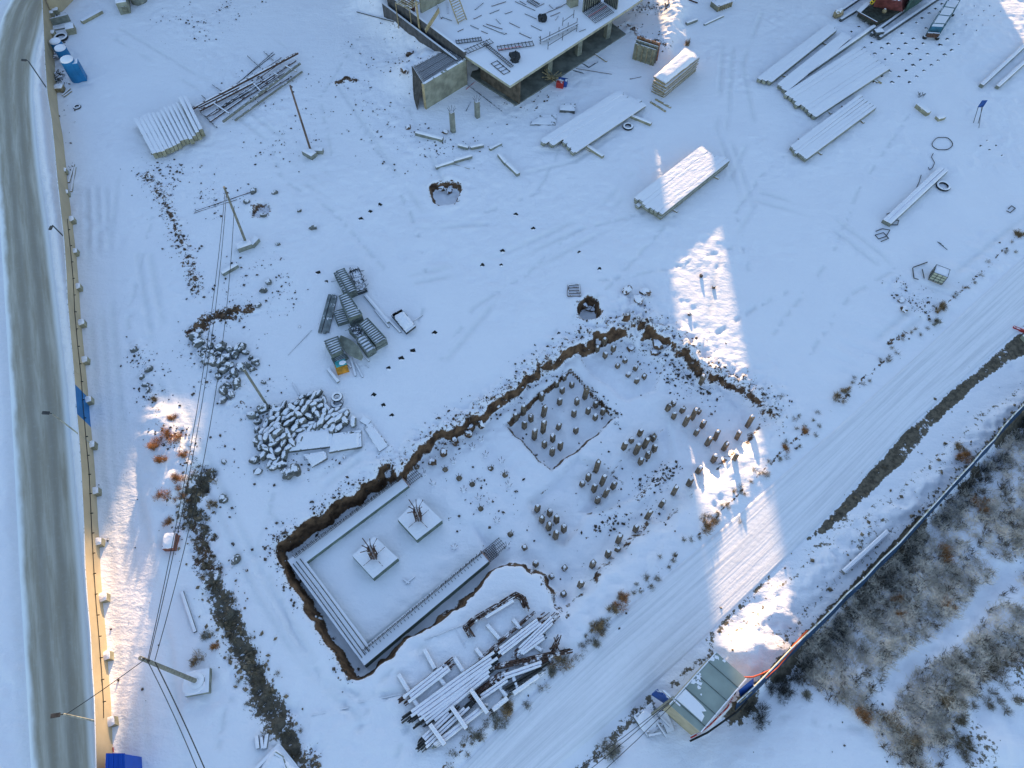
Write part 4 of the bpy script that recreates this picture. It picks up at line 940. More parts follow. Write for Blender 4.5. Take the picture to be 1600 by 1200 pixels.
def cage(a, b, w_, h, n, r=.018):
    q = MB(); d = (b - a).normalized(); s = Vector((d.y, -d.x, 0)) * w_ / 2; u = Vector((0, 0, h))
    for o in (s, -s, s * .33, s * -.33):
        for z in (Vector(), u): q.path([a + o + z, b + o + z], r, 4)
    for i in range(n):
        c = a.lerp(b, (i + .5) / n); q.path([c + s, c - s, c - s + u, c + s + u, c + s], r * .8, 4)
    return q
e = D_ + d3 * 1.7; a = D_.copy(); a.z = e.z = zf + .08; parts.append(('rebar_cage', cage(a, e, .8, .5, 12), bare))
e = A_ - d1 * 1.3; a = A_.copy(); a.z = e.z = zf + .08; parts.append(('rebar_cage', cage(a, e, .8, .5, 9), bare))
for c in (A_ - d1 * .04, D_ + d3 * .04):
    dd = d1 if c.x < 0 and c.y > D_.y else d3
    s = Vector((dd.y, -dd.x, 0)) * .48; parts.append(('end_board', MB().beam(Vector((c.x, c.y, zf)) - s, Vector((c.x, c.y, zf)) + s, .05, ZT - zf + .05), mat('pink_board', (.45, .27, .22), .8)))
foot = T('strip_footing', 'U-shaped concrete strip footing with rows of starter bars in the left pit', 'foundation', parts)
for lb, cs, top in [('square concrete column pad with splayed rusty bars, the upper right one', [(621,811),(655,778),(691,813),(651,844)], (646,784)), ('square concrete column pad with splayed rusty bars, the lower left one', [(550,868),(585,838),(622,872),(583,904)], (574,842))]:
    zf = hz(*P2((cs[0][0] + cs[2][0]) / 2, cs[0][1] + 60, -1.3)); zt = -.45; q = [P(*c, zt) for c in cs]; cen = sum(q, Vector()) / 4
    parts = [('pad', MB().prism([c.to_2d()[:] for c in q], zf - .1, zt), greenc)]
    bl = blanket([c.lerp(cen, .05) for c in q], zt - .01, .05, 3, 10, 10, .02); parts.append(('snow_cap', bl, M_SNOW))
    for ix in range(3):
        for iy in range(3):
            if ix == 1 and iy == 1: continue
            p = cen + Vector(((ix - 1) * .19, (iy - 1) * .19, 0)); ot = Vector(((ix - 1), (iy - 1), 0)) * .30
            t1 = p + Vector((0, 0, 1.9)); parts.append(('column_bar', MB().path([p, t1, t1 + ot + Vector((0, 0, .55))], .034, 5), rust))
    for k in range(9):
        z = zt + .15 + k * .2; r = .2; c = [Vector((cen.x + r * ux, cen.y + r * uy, z)) for ux, uy in ((-1, -1), (1, -1), (1, 1), (-1, 1), (-1, -1))]; parts.append(('stirrup', MB().path(c, .026, 4), rust))
    for k in range(4):
        a = k * 1.57 + .8; parts.append(('column_bar', MB().path([(cen.x + .2 * math.cos(a), cen.y + .2 * math.sin(a), zt + .08), (cen.x + .95 * math.cos(a), cen.y + .95 * math.sin(a), zt + .12)], .018, 4), rust))
    T('column_pad', lb, 'foundation', parts, 'column pads with rebar')
for a, b, lb in [((634,912),(648,901),'scrap stick on the pit floor, right one'),((630,905),(640,912),'scrap stick on the pit floor, left one'),((622,1000),(638,990),'dark board in the trench beside the footing'),((492,963),(502,967),'short dark stick in the left trench')]:
    beam_thing('scrap_stick', lb, 'stick', a, b, .12, .08, dsteel_s)
# ------------------------------------------------------------------ building under construction at the top
ZS = 3.0
def S(x, y, z=ZS): return P(x, y, z)
slab_px = [(728,88),(797,134),(984,12),(1030,-20),(960,-90),(560,-90),(612,0)]
slab = MB().prism([S(*c).to_2d()[:] for c in slab_px], ZS - .28, ZS)
floor = MB().prism([P2(*c) for c in [(735,120),(806,165),(978,54),(952,34),(1000,-10),(800,-60)]], -.06, .09)
slabm = mat('slab_concrete', (.36, .34, .27), .85, 1.0, .2, 1.5, lo=.5); floorm = mat('basement_concrete', (.17, .17, .155), .9, .0, .35, .8)
parts = [('slab', slab, slabm), ('basement_floor', floor, floorm)]
for c in [(799,149),(857,112),(903,85),(948,58),(775,95),(830,60),(880,30)]:
    p = P(*c, .09); parts.append(('column', MB().box(p, .55, .55, ZS - .37, .55), conc))
# left basement wall under the slab edge, rear wall
a, b = S(731,91), S(792,131); a.z = b.z = 0; inn = Vector((1.3, .9, 0)); parts.append(('brick_wall', MB().beam(a + inn, b + inn, .25, ZS - .285), brickm))
a, b = P(742,92,0), P(905,-8,0); parts.append(('brick_wall', MB().beam(a, b, .25, ZS - .285), floorm))
# parapet walls along the left edge
a, b = S(727,87), S(606,-4); parts.append(('parapet', MB().beam(Vector((a.x, a.y, 0)), Vector((b.x, b.y, 0)), .28, ZS + .45), mat('parapet_wall', (.085, .08, .085), .9, .95, .3, 2.0, lo=.5)))
dd = (b - a).normalized(); nn = Vector((-dd.y, dd.x, 0)); nn = nn if nn.x < 0 else -nn
parts.append(('parapet', MB().beam(Vector((a.x, a.y, 0)) + nn * .75 + dd * .4, Vector((b.x, b.y, 0)) + nn * .75, .22, ZS - .35), mat('parapet_wall', (.1, .1, .1))))
# upper storey started at the top edge
a, b = S(658,20), S(706,-6); parts.append(('upper_wall', MB().beam(a, b, .25, 1.8), concw))
a, b = S(592,-12), S(648,18); parts.append(('upper_wall', MB().beam(a, b, .2, 1.6), mat('reddish_brick', (.16, .075, .06), .9, .1)))
a = S(655,38); parts.append(('post', MB().path([a - Vector((0, 0, 1)), a + Vector((-.15, .4, 2.2))], .12, 6), woodb))
bld = T('unfinished_building', 'unfinished concrete building with a snowy slab on columns and dark basement', 'building', parts)
# retaining wall and ramp
wt0, wt1 = P(727,92,ZS - .1), P(661,131,ZS - .1)
rw = MB().beam(Vector((wt0.x, wt0.y, -.1)), Vector((wt1.x, wt1.y, -.1)), .28, ZS)
bk = Vector((wt1.x - wt0.x, wt1.y - wt0.y, 0)).normalized(); bkn = Vector((-bk.y, bk.x, 0)); bkn = bkn if bkn.y > 0 else -bkn
T('retaining_wall', 'bare grey concrete retaining wall left of the unfinished building', 'wall', [('wall', rw, concw), ('end_board', MB().beam(Vector((wt1.x, wt1.y, -.1)) + bk * .02, Vector((wt1.x, wt1.y, -.1)) + bk * .06, .34, ZS + .01), woodb)])
a, b, c, d = P(661,130,2.4), P(722,92,2.6), P(705,72,2.3), P(644,103,1.8)
fl = MB(); fl.add([a, b, c, d, P(652,172,0), P(640,140,0), P(636,108,0), P(690,60,0.6), P(735,80,0.6)], [(0, 1, 2, 3), (0, 3, 5, 4), (3, 2, 7, 6), (3, 6, 5), (1, 8, 7, 2)])
fl.add([a - Vector((0, 0, .9)), b - Vector((0, 0, .9)), c - Vector((0, 0, .9)), d - Vector((0, 0, .9))], [(3, 2, 1, 0)])
fillo = mesh_obj('backfill', fl, soilm, base_of([fl])); tag(fillo, 'snowy earth backfill sloping behind the retaining wall', 'earth', kind='structure'); fillo.data.materials[0] = mat('backfill_snow', (.07, .06, .055), .9, .8, .4, 2.0, lo=.45)
q = MB(); up1 = Vector((0, 0, .09))
for i in range(38):
    k = (i + .5) / 38; p0 = a.lerp(b, k) + up1; p1 = d.lerp(c, k) + up1; L_ = random.uniform(.05, .3); q.path([p0, p0.lerp(p1, 1 - L_ * .4)], .03, 4)
for k in (.12, .5, .85): q.path([a.lerp(d, k) + up1, b.lerp(c, k) + up1], .02, 4)
T('reinforcing_mat', 'mat of close steel bars lying on the backfill behind the retaining wall', 'rebar mat', (q, bare))
beam_thing('formwork_board', 'pale board standing across the gap at the slab corner', 'board', (668,73), (690,59), .1, .5, woodb, 1.6, dz2=2.8)
# wooden platform and ladder at the top edge
q = [S(618,4,4.2), S(640,15,4.2), S(656,6,4.2), S(634,-8,4.2)]; parts = []
for i in range(6):
    k = i / 5; parts.append(('platform_board', MB().beam(q[0].lerp(q[3], k), q[1].lerp(q[2], k), .16, .05), woodb))
for k in range(2): parts.append(('joist', MB().beam(q[0].lerp(q[1], .1 + .8 * k) - Vector((0, 0, .13)), q[3].lerp(q[2], .1 + .8 * k) - Vector((0, 0, .13)), .1, .12), wood))
for c in (q[0], q[1]): parts.append(('platform_leg', MB().path([c - Vector((0, 0, .05)), Vector((c.x, c.y, 0.5))], .06, 5), wood))
T('timber_platform', 'open wooden scaffold platform over the dark gap at the top edge', 'platform', parts)
b0, b1, t0, t1 = S(716,38), S(729,31), S(700,-6, 5.2), S(713,-12, 5.2); parts = [('rail', MB().beam(b0, t0, .09, .09), woodb), ('rail', MB().beam(b1, t1, .09, .09), woodb)]
for i in range(11): k = (i + .6) / 11; parts.append(('rung', MB().beam(b0.lerp(t0, k), b1.lerp(t1, k), .08, .05), woodb))
T('ladder', 'yellow wooden ladder leaning on the slab at the top edge', 'ladder', parts)
def lattice(label, a, b, w_, n, dz=.1, name='rebar_ladder', r=.034, z=ZS):
    p, q_ = S(*a, z + dz), S(*b, z + dz); d = (q_ - p).normalized(); s = Vector((d.y, -d.x, 0)) * w_ / 2; rail = MB(); bars = MB()
    parts = [('side_rail', MB().path([p + s, q_ + s], r * 1.3, 4), bare), ('side_rail', MB().path([p - s, q_ - s], r * 1.3, 4), bare)]
    for i in range(n + 1): c = p.lerp(q_, i / n); parts.append(('rung', MB().path([c + s, c - s, c - s * .9 + Vector((0, 0, .12))], r, 4), bare))
    T(name, label, 'rebar frame', parts, 'rebar frames on the slab')
lattice('rebar ladder frame on the slab by its left corner, upper one', (713,66), (752,61), .55, 9)
lattice('rebar ladder frame on the slab by its left corner, lower one crossing it', (728,81), (768,64), .7, 8, .2)
lattice('rebar ladder frame in the middle of the slab, with a red rod', (778,76), (833,68), .75, 10)
lattice('long narrow rebar frame slanting over the left slab corner', (757,68), (800,104), .35, 18, .12)
lattice('small rebar frame at the near slab corner', (772,97), (792,114), .8, 4, .05)
lattice('rebar frame near the top edge of the slab', (826,0), (840,8), .6, 6, .1)
q = S(778,78, ZS + .25); pe = S(815,72, ZS + .25); T('red_rod', 'thin red rod lying in the middle rebar frame', 'rod', (MB().path([q, pe], .03, 5), redp))
# rebar grid and formwork box at the right slab end
A, B, C, D = S(911,21), S(930,38), S(959,21), S(938,4); parts = []
for i in range(14): k = i / 13; parts.append(('grid_bar', MB().path([A.lerp(D, k) + Vector((0, 0, .12)), B.lerp(C, k) + Vector((0, 0, .12))], .03, 4), dsteel))
for i in range(5): k = i / 4; parts.append(('grid_bar', MB().path([A.lerp(B, k) + Vector((0, 0, .16)), D.lerp(C, k) + Vector((0, 0, .16))], .03, 4), dsteel))
parts.append(('grid_bar', MB().path([A.lerp(B, .45) + Vector((0, 0, .2)), D.lerp(C, .45) + Vector((0, 0, .2))], .035, 4), redp, 'red bar'))
T('rebar_grid', 'dark steel grid lying flat at the right end of the slab', 'rebar grid', parts)
for i, (a, b, h, lb) in enumerate([((910,19), (938,3), 2.0, 'ribbed formwork wall beside the steel grid, left one'), ((944,2), (964,15), 1.9, 'ribbed formwork wall beside the steel grid, right one')]):
    p, q = S(*a), S(*b); parts = [('board', MB().beam(p, q, .1, h), conc)]
    for k in range(8): c = p.lerp(q, (k + .5) / 8); dd = (q - p).normalized() * .04; nn = Vector((dd.y, -dd.x, 0)).normalized() * .1; parts.append(('rib', MB().beam(c + nn - dd, c + nn + dd, .1, h * .95), dsteel))
    T('formwork_wall', lb, 'formwork', parts)
p = S(894,8); T('column_shaft', 'square dark column rising from the slab at the top edge', 'column', (MB().box(p, 1.0, .9, 2.2, .5), concw))
for i, (a, b, hh, n, lb) in enumerate([((844,69), (901,41), .9, 4, 'rear'), ((856,77), (901,49), .8, 2, 'front'), ((879,40), (896,28), .9, 1, 'short')]):
    p, q = S(*a), S(*b); parts = [('rail', MB().path([p + Vector((0, 0, hh * .5)), q + Vector((0, 0, hh * .5))], .03, 5), bare)]
    if i == 0: parts.append(('walk_board', MB().beam(p + Vector((0, 0, .35)), q + Vector((0, 0, .35)), .5, .05), dsteel_s))
    for k in range(n + 1): c = p.lerp(q, k / n); parts.append(('post', MB().path([c, c + Vector((0, 0, hh))], .035, 5), bare))
    T('guard_rail', lb + ' steel guard rail standing on the slab above the near edge', 'railing', parts)
for i, (a, r, lb) in enumerate([((847,31), .6, 'upper dark tarp bundle on the slab'), ((805,93), .75, 'lower dark tarp bundle near the slab corner')]):
    p = S(*a); q = MB()
    for k in range(5): q.lump((p.x + random.uniform(-.3, .3) * r, p.y + random.uniform(-.5, .5) * r, p.z + .25), r * .6, r * .5, .4, k, 20 + k + i * 9, .4)
    T('tarp_bundle', lb, 'tarp', (q, tarp))
STK = [((789,22),(800,18)),((805,3),(836,17)),((845,24),(878,10)),((755,40),(789,54)),((760,38),(785,46)),((752,49),(762,53)),((768,10),(790,3)),((830,40),(846,48)),((822,8),(812,2)),((860,26),(875,20)),((783,52),(792,53)),((872,25),(868,32)),((700,3),(700,22)),((684,8),(690,30)),((690,27),(706,33)),((742,16),(755,5)),((820,22),(838,30)),((838,12),(850,6)),((858,8),(866,16)),((868,14),(884,6)),((775,30),(782,38)),((796,36),(812,44)),((812,52),(830,60)),((735,40),(748,46)),((740,30),(752,24)),((765,22),(780,16)),((842,58),(850,64)),((905,50),(915,46)),((715,50),(724,46)),((708,12),(712,26))]
for i, (a, b) in enumerate(sorted(STK)):
    p, q = S(*a), S(*b); u = Vector((0, 0, .03)); T('loose_bar', 'loose dark bar on the slab, ' + side(i, len(STK)), 'bar', (MB().beam(p + u, q + u, .14 if i % 3 == 0 else .06, .07, ), dsteel_s if i % 2 else rust), 'loose bars on the slab')
# beside the building
for i, (a, h, lb) in enumerate([((708,206), 2.4, 'free-standing concrete post with splayed bars left of the unfinished building'), ((746,183), 1.9, 'lower free-standing concrete post nearer the retaining wall')]):
    p = W(*a); parts = [('shaft', MB().box(p, .42, .42, h, .6), conc)]
    for k in range(8): an = k * .785; parts.append(('bar', MB().path([(p.x + .15 * math.cos(an), p.y + .15 * math.sin(an), p.z + h), (p.x + .42 * math.cos(an), p.y + .42 * math.sin(an), p.z + h + .45)], .018, 4), bare))
    T('concrete_post', lb, 'post', parts)
LOOSE = [((650,210),(692,221),.42,conc,.1,'snow-capped broken pile left of the free-standing post'),((681,264),(709,255),.36,conc,.1,'left half of a broken beam below the building'),((709,254),(737,246),.34,conc,.1,'right half of a broken beam below the building'),((780,244),(791,258),.4,conc,.1,'upper half of a steep broken beam below the building'),((792,258),(810,275),.4,conc,.1,'lower half of a steep broken beam below the building'),((716,229),(732,233),.35,conc,.08,'broken slab piece left of the rubble by the building'),((735,233),(755,229),.35,conc,.08,'broken slab piece right of its twin by the building'),((558,19),(626,37),.14,dsteel_s,0,'long dark pole lying left of the building at the top'),((708,256),(734,264),.07,wood,0,'thin stick under the broken beam'),((765,235),(783,226),.3,conc,.06,'short beam beside the grey rubble'),
         ((919,78),(948,97),.16,wood,0,'brown plank leaning by the slab opening'),((900,107),(956,116),.07,rust,0,'thin rusty rod in front of the slab opening'),((905,96),(920,106),.09,dsteel,0,'dark bar in front of the slab opening, left one'),((920,106),(934,97),.09,dsteel,0,'dark bar in front of the slab opening, right one'),((895,110),(912,115),.07,dsteel,0,'dark bar in front of the slab opening, lowest one'),((984,124),(1002,120),.07,rust,0,'thin rusty rod below the formwork panels'),((728,140),(742,128),.05,redp,0,'thin red rod under the slab edge'),((728,174),(735,160),.05,dsteel,0,'thin dark rod by the concrete post'),((730,132),(784,174),.06,dsteel,0,'long dark rod slanting under the slab edge'),
         ((1072,39),(1088,33),.35,conc,.08,'short snow-capped beam near the top, right of the soil heap'),((1100,40),(1130,26),.22,conc,.1,'thin snow-covered beam near the top, right of the soil heap'),((1076,0),(1090,5),.2,rust,0,'dark bar at the top edge beside the slatted crate'),((305,330),(398,298),.10,rust,0,'dark rusty pipe crossing behind the grey power pole, upper'),((303,333),(370,312),.09,rust,0,'dark rusty pipe crossing behind the grey power pole, lower'),((348,430),(372,416),.42,conc,.1,'concrete beam lying below the footing blocks'),((458,600),(468,618),.08,dsteel_s,0,'dark stick standing left of the two tyres'),((285,925),(306,988),.20,dsteel_s,.06,'long dark pole lying beside the soil ditch'),((402,1150),(404,1170),.22,dsteel_s,.06,'left of three short timbers near the bottom'),((409,1152),(411,1170),.18,dsteel_s,.06,'middle of three short timbers near the bottom'),((418,1148),(415,1170),.22,dsteel_s,.06,'right of three short timbers near the bottom'),
         ((450,555),(487,516),.05,dsteel_s,0,'thin rod lying left of the panel stacks'),((487,1118),(545,1106),.06,dsteel_s,0,'left half of a thin rod on the snow below the pit'),((560,1098),(632,1084),.05,dsteel_s,0,'right half of a thin rod on the snow below the pit'),((663,1000),(740,970),.04,dsteel_s,0,'thin bar on the snow behind the bent rebar bundle'),((700,965),(727,1012),.04,dsteel_s,0,'thin bar crossing the snow left of the bent bundle'),((1465,378),(1480,390),.08,dsteel,0,'short dark stick near the cable-bound piles')]
for a, b, w_, mm, cp, lb in LOOSE: beam_thing('beam' if w_ > .3 else 'stick', lb, 'beam' if w_ > .3 else 'stick', a, b, w_, w_ * .85, mm, .0, cap=cp)
p = W(876,134); T('site_bin', 'small red and blue bin in front of the slab opening', 'bin', [('bin_front', MB().box((p.x - .1, p.y - .25, p.z), .75, .4, .65, -.2), redp), ('bin_back', MB().box((p.x + .2, p.y + .2, p.z), 1.0, .7, .6, -.2), blues)])
q = MB(); p = W(862,124)
for k in range(26): an = random.uniform(0, 6.28); q.path([p + Vector((random.uniform(-.5, .5), random.uniform(-.3, .3), random.uniform(0, .4))), p + Vector((1.1 * math.cos(an), .8 * math.sin(an), random.uniform(.2, .9)))], .035, 4)
T('brushwood_heap', 'heap of pale cut battens in front of a slab column', 'wood heap', (q, woodb))
for i, (c, lb) in enumerate([([(828,196),(842,181),(870,180),(868,196)], 'snowy slab piece left of the wide pile stack, flat one'), ([(874,176),(876,166),(899,165),(898,178)], 'snowy slab piece left of the wide pile stack, raised one')]):
    q = [W(*k) for k in c]; z = q[0].z; T('slab_piece', lb, 'slab piece', [('slab', MB().prism([k.to_2d()[:] for k in q], z - .1, z + .12 + .2 * i), stone), ('snow_cap', blanket(q, z + .11 + .2 * i, .08, 1, 6, 6, .05), M_SNOW)])
# crate at the top edge
p = W(1126,10); parts = [('crate_body', MB().box(p, 2.2, 1.3, .6, .55), ply)]
for k in range(7): a = -1 + k * .33; parts.append(('slat', MB().box((p.x + a * math.cos(.55) + .36, p.y + a * math.sin(.55) - .6, p.z), .12, .08, .66, .55), wood))
parts.append(('snow_cap', MB().lump((p.x, p.y, p.z + .58), 1.0, .55, .12, .55, 3, .08, .8), M_SNOW)); T('crate', 'slatted crate with snow at the top edge right of the soil heap', 'crate', parts)

# ------------------------------------------------------------------ piling rig, trolley, sign, tote
def rail_beam(a, b, w_, h, z0): return MB().beam(P(*a, z0), P(*b, z0), w_, h)
grn = mat('rig_green', (.03, .07, .06), .6, .35, .4, 2.0); rigr = mat('rig_red_cover', (.16, .045, .045), .7, .3, .35, 2.0)
yel = mat('yellow_paint', (.65, .42, .03), .5)
parts = [('track_beam', rail_beam((1312,34), (1390,-14), .28, .35, .05), dsteel_s), ('track_beam', rail_beam((1302,27), (1375,-22), .28, .35, .05), dsteel_s), ('track_beam', rail_beam((1372,63), (1480,-10), .30, .45, .05), dsteel_s), ('track_beam', rail_beam((1360,57), (1450,-8), .28, .4, .05), dsteel_s)]
p = P(1309,24,.3); parts.append(('end_stop', MB().lump((p.x, p.y, p.z + .25), .55, .4, .5, .5, 3, .15, .7), wood))
p = P(1371,54,.3); parts.append(('end_stop', MB().box((p.x, p.y, p.z), 1.0, .65, .5, .2), dsteel_s))
q = [P(*c, .8) for c in [(1341,20),(1370,36),(1420,8),(1392,-12)]]; parts.append(('deck', MB().prism([k.to_2d()[:] for k in q], .35, .8), mat('oily_deck', (.04, .042, .035), .7, 0, .5, 3)))
parts.append(('deck_edge', MB().beam(P(1341,20,.8), P(1356,6,.8), .5, .14), dsteel_s)); parts.append(('deck_edge', MB().beam(P(1370,36,.8), P(1341,20,.8), .14, .14), rust))
q = [P(*c, 1.0) for c in [(1366,8),(1412,16),(1424,-12),(1372,-18)]]; q2 = [P(*c, 2.2) for c in [(1370,-4),(1408,2),(1420,-24),(1376,-26)]]
parts.append(('engine_cover', MB().prism([k.to_2d()[:] for k in q], .805, 2.2, [k.to_2d()[:] for k in q2]), rigr))
q = [P(*c, .9) for c in [(1412,20),(1434,6),(1452,-8),(1424,-16)]]; parts.append(('cabin', MB().prism([k.to_2d()[:] for k in q], .85, 2.3), grn))
for c in ((1362,4), (1365,1)): p = P(*c, 1.6); parts.append(('hook', MB().torus(p, .16, .06, 10, 6, Matrix.Rotation(.8, 3, 'X')), yel))
p = P(1381,19,.8); parts.append(('winch', MB().lathe(p, [(.22, 0), (.28, .15), (.12, .4)], 10), yel if False else wood))
T('piling_rig', 'piling rig on long rails with a dark red cover, cut by the top edge', 'rig', parts)
# trolley with cage
c0, c1, c2, c3 = [W(*k) for k in [(1444,60),(1463,62),(1487,24),(1470,20)]]; z0 = .35; h = 1.5; parts = []
blu = mat('blue_green_frame', (.03, .10, .13), .55, .3)
for a in (c0, c1, c2, c3):
    parts.append(('frame_post', MB().path([Vector((a.x, a.y, z0)), Vector((a.x, a.y, z0 + h))], .05, 5), blu))
for z in (z0, z0 + h):
    for a, b in ((c0, c1), (c1, c2), (c2, c3), (c3, c0)): parts.append(('frame_rail', MB().path([Vector((a.x, a.y, z)), Vector((b.x, b.y, z))], .05, 5), blu))
for k in (.33, .66):
    a, b = c0.lerp(c3, k), c1.lerp(c2, k); parts.append(('frame_rail', MB().path([Vector((a.x, a.y, z0 + h)), Vector((b.x, b.y, z0 + h))], .05, 5), blu))
ins = [c.lerp((c0 + c1 + c2 + c3) / 4, .12) for c in (c0, c1, c2, c3)]
parts.append(('engine', MB().prism([k.to_2d()[:] for k in ins], z0 - .05, z0 + .95), mat('trolley_blue', (.03, .12, .20), .6, .9, .3, 2.0)))
parts.append(('end_plate', MB().beam(Vector((c0.x, c0.y, z0 - .1)), Vector((c1.x, c1.y, z0 - .1)), .25, .5), rust))
for a, b in ((c0, c1), (c3, c2)):
    for k in (0, 1):
        c = a.lerp(b, k); parts.append(('wheel', MB().lathe((c.x, c.y, 0.02), [(.22, 0), (.26, .12), (.22, .3)], 10), rubber))
T('caged_trolley', 'blue-green caged engine trolley standing among the pile holes', 'trolley', parts)
p = W(1526,193); t = P(1535,163,1.6)
parts = [('board', MB().beam(t - Vector((.28, 0, .35)), t + Vector((.28, .05, -.35)), .06, .8), mat('sign_blue', (.02, .07, .26), .5)), ('leg', MB().path([t + Vector((-.25, 0, -.3)), Vector((p.x - .3, p.y + .1, p.z))], .03, 5), bare), ('leg', MB().path([t + Vector((.2, 0, -.3)), Vector((p.x + .15, p.y, p.z))], .03, 5), bare), ('leg', MB().path([t + Vector((.1, 0, -.3)), Vector((p.x, p.y - .7, p.z))], .025, 5), bare)]
T('sign_board', 'small blank blue board on thin dark legs at the upper right', 'sign', parts)
p = W(1462,436); parts = [('pallet', MB().box(p, 1.2, 1.05, .15, -.5), wood), ('tank_body', MB().box((p.x, p.y, p.z + .15), 1.1, .95, .9, -.5), mat('milky_plastic', (.48, .47, .36), .5, .9, .15, 2, lo=.55)), ('snow_cap', MB().lump((p.x, p.y, p.z + 1.05), .5, .43, .06, -.5, 2, .05, .85), M_SNOW)]
co, si = math.cos(-.5), math.sin(-.5)
def rt(x, y, z): return (p.x + x * co - y * si, p.y + x * si + y * co, p.z + z)
for z in (.2, .5, .8, 1.08): parts.append(('cage_bar', MB().path([rt(-.58, -.51, z), rt(.58, -.51, z), rt(.58, .51, z), rt(-.58, .51, z), rt(-.58, -.51, z)], .025, 4), dsteel))
for x, y in [(-.58, -.51), (-.2, -.51), (.2, -.51), (.58, -.51), (.58, 0), (.58, .51), (-.58, .51), (-.58, 0)]: parts.append(('cage_bar', MB().path([rt(x, y, .1), rt(x, y, 1.08)], .025, 4), dsteel))
T('liquid_tote', 'pale caged liquid tote on a pallet near the right road', 'tote', parts)
p = W(1434,432); q = MB(); 
for a, b in [((1425,420),(1427,436)),((1427,436),(1434,438)),((1440,422),(1443,436)),((1426,419),(1448,411))]: q.path([W(*a, .12), W(*b, .12)], .05, 4)
T('bent_steel', 'bent dark steel frame half buried beside the liquid tote', 'frame', (q, bare))
def coil(name, label, pts, r, cat='cable', mm=wirem): T(name, label, cat, (MB().path([W(*c, r + .02) for c in pts], r, 5), mm))
coil('cable_coil', 'large open loop of dark cable on the snow at the right', [(1472 + 16 * math.cos(a / 3.0) * (1 + .05 * math.sin(a)), 225 + 10 * math.sin(a / 3.0) * (1 + .05 * math.cos(a * 2))) for a in range(-6, 27)], .035)
coil('loose_cable', 'dark cable trailing down from the loop to the bound piles', [(1458,240),(1455,246),(1460,255),(1457,262),(1452,266),(1450,262)], .03)
coil('loose_cable', 'dark cable end lying left of the bound piles top', [(1439,274),(1436,284),(1432,293)], .03)
coil('loose_cable', 'dark cable wrapped along the bound piles', [(1385,335),(1395,332),(1392,344),(1404,345),(1402,352),(1390,352)], .04)
coil('loose_cable', 'tangle of dark cable below the end of the bound piles', [(1368,362),(1378,358),(1390,360),(1384,370),(1372,374),(1367,368),(1380,364),(1388,373),(1376,378)], .04)
tyre((1473,292), .55, .13, 'dark ring tyre beside the upper end of the bound piles')
coil('rope', 'dark rope looping near the road edge at the right', [(1575,327),(1580,322),(1586,326),(1578,333),(1572,330)], .04)
blk((1440,174), .55, 1.6, .5, -.5 + 1.0, 'snow-topped concrete block with handles, larger of two below the pile holes'); blk((1468,186), .9, .55, .35, .4, 'small snow-topped concrete lump right of the larger block')
q = MB(); c = W(1438,150)
for k in range(10): q.path([c + Vector((random.uniform(-.3, .3), random.uniform(-.3, .3), .05)), c + Vector((random.uniform(-.4, .4), random.uniform(-.3, .5), random.uniform(.2, .5)))], .035, 4)
T('scrap_heap', 'small tangle of wire above the concrete blocks at the right', 'scrap', (q, dsteel_s))
# steel grid frame left on the snow in the middle
A, B, C, D = [W(*k, .06) for k in [(887,463),(907,463),(905,445),(888,446)]]
parts = [('frame', MB().path([A, B, C, D, A], .07, 5), rust)]
for k in (.25, .5, .75): parts.append(('bar', MB().path([A.lerp(D, k), B.lerp(C, k)], .05, 5), rust))
T('steel_grate', 'dark steel grid frame lying on the snow above the pit', 'frame', parts)
for x, y in [(1109,490), (1076,495)]:
    p = W(x, y)
for i, (c, lb) in enumerate([((1115,450), 'upper stub peg in the sunlit strip'), ((1077,492), 'lower stub peg in the sunlit strip'), ((1095,432), 'small star-shaped clod in the sunlit strip')]):
    p = W(*c); T('stub', lb, 'stub', (MB().lump((p.x, p.y, p.z + .08), .16, .14, .22, .3, i, .3), soilm))
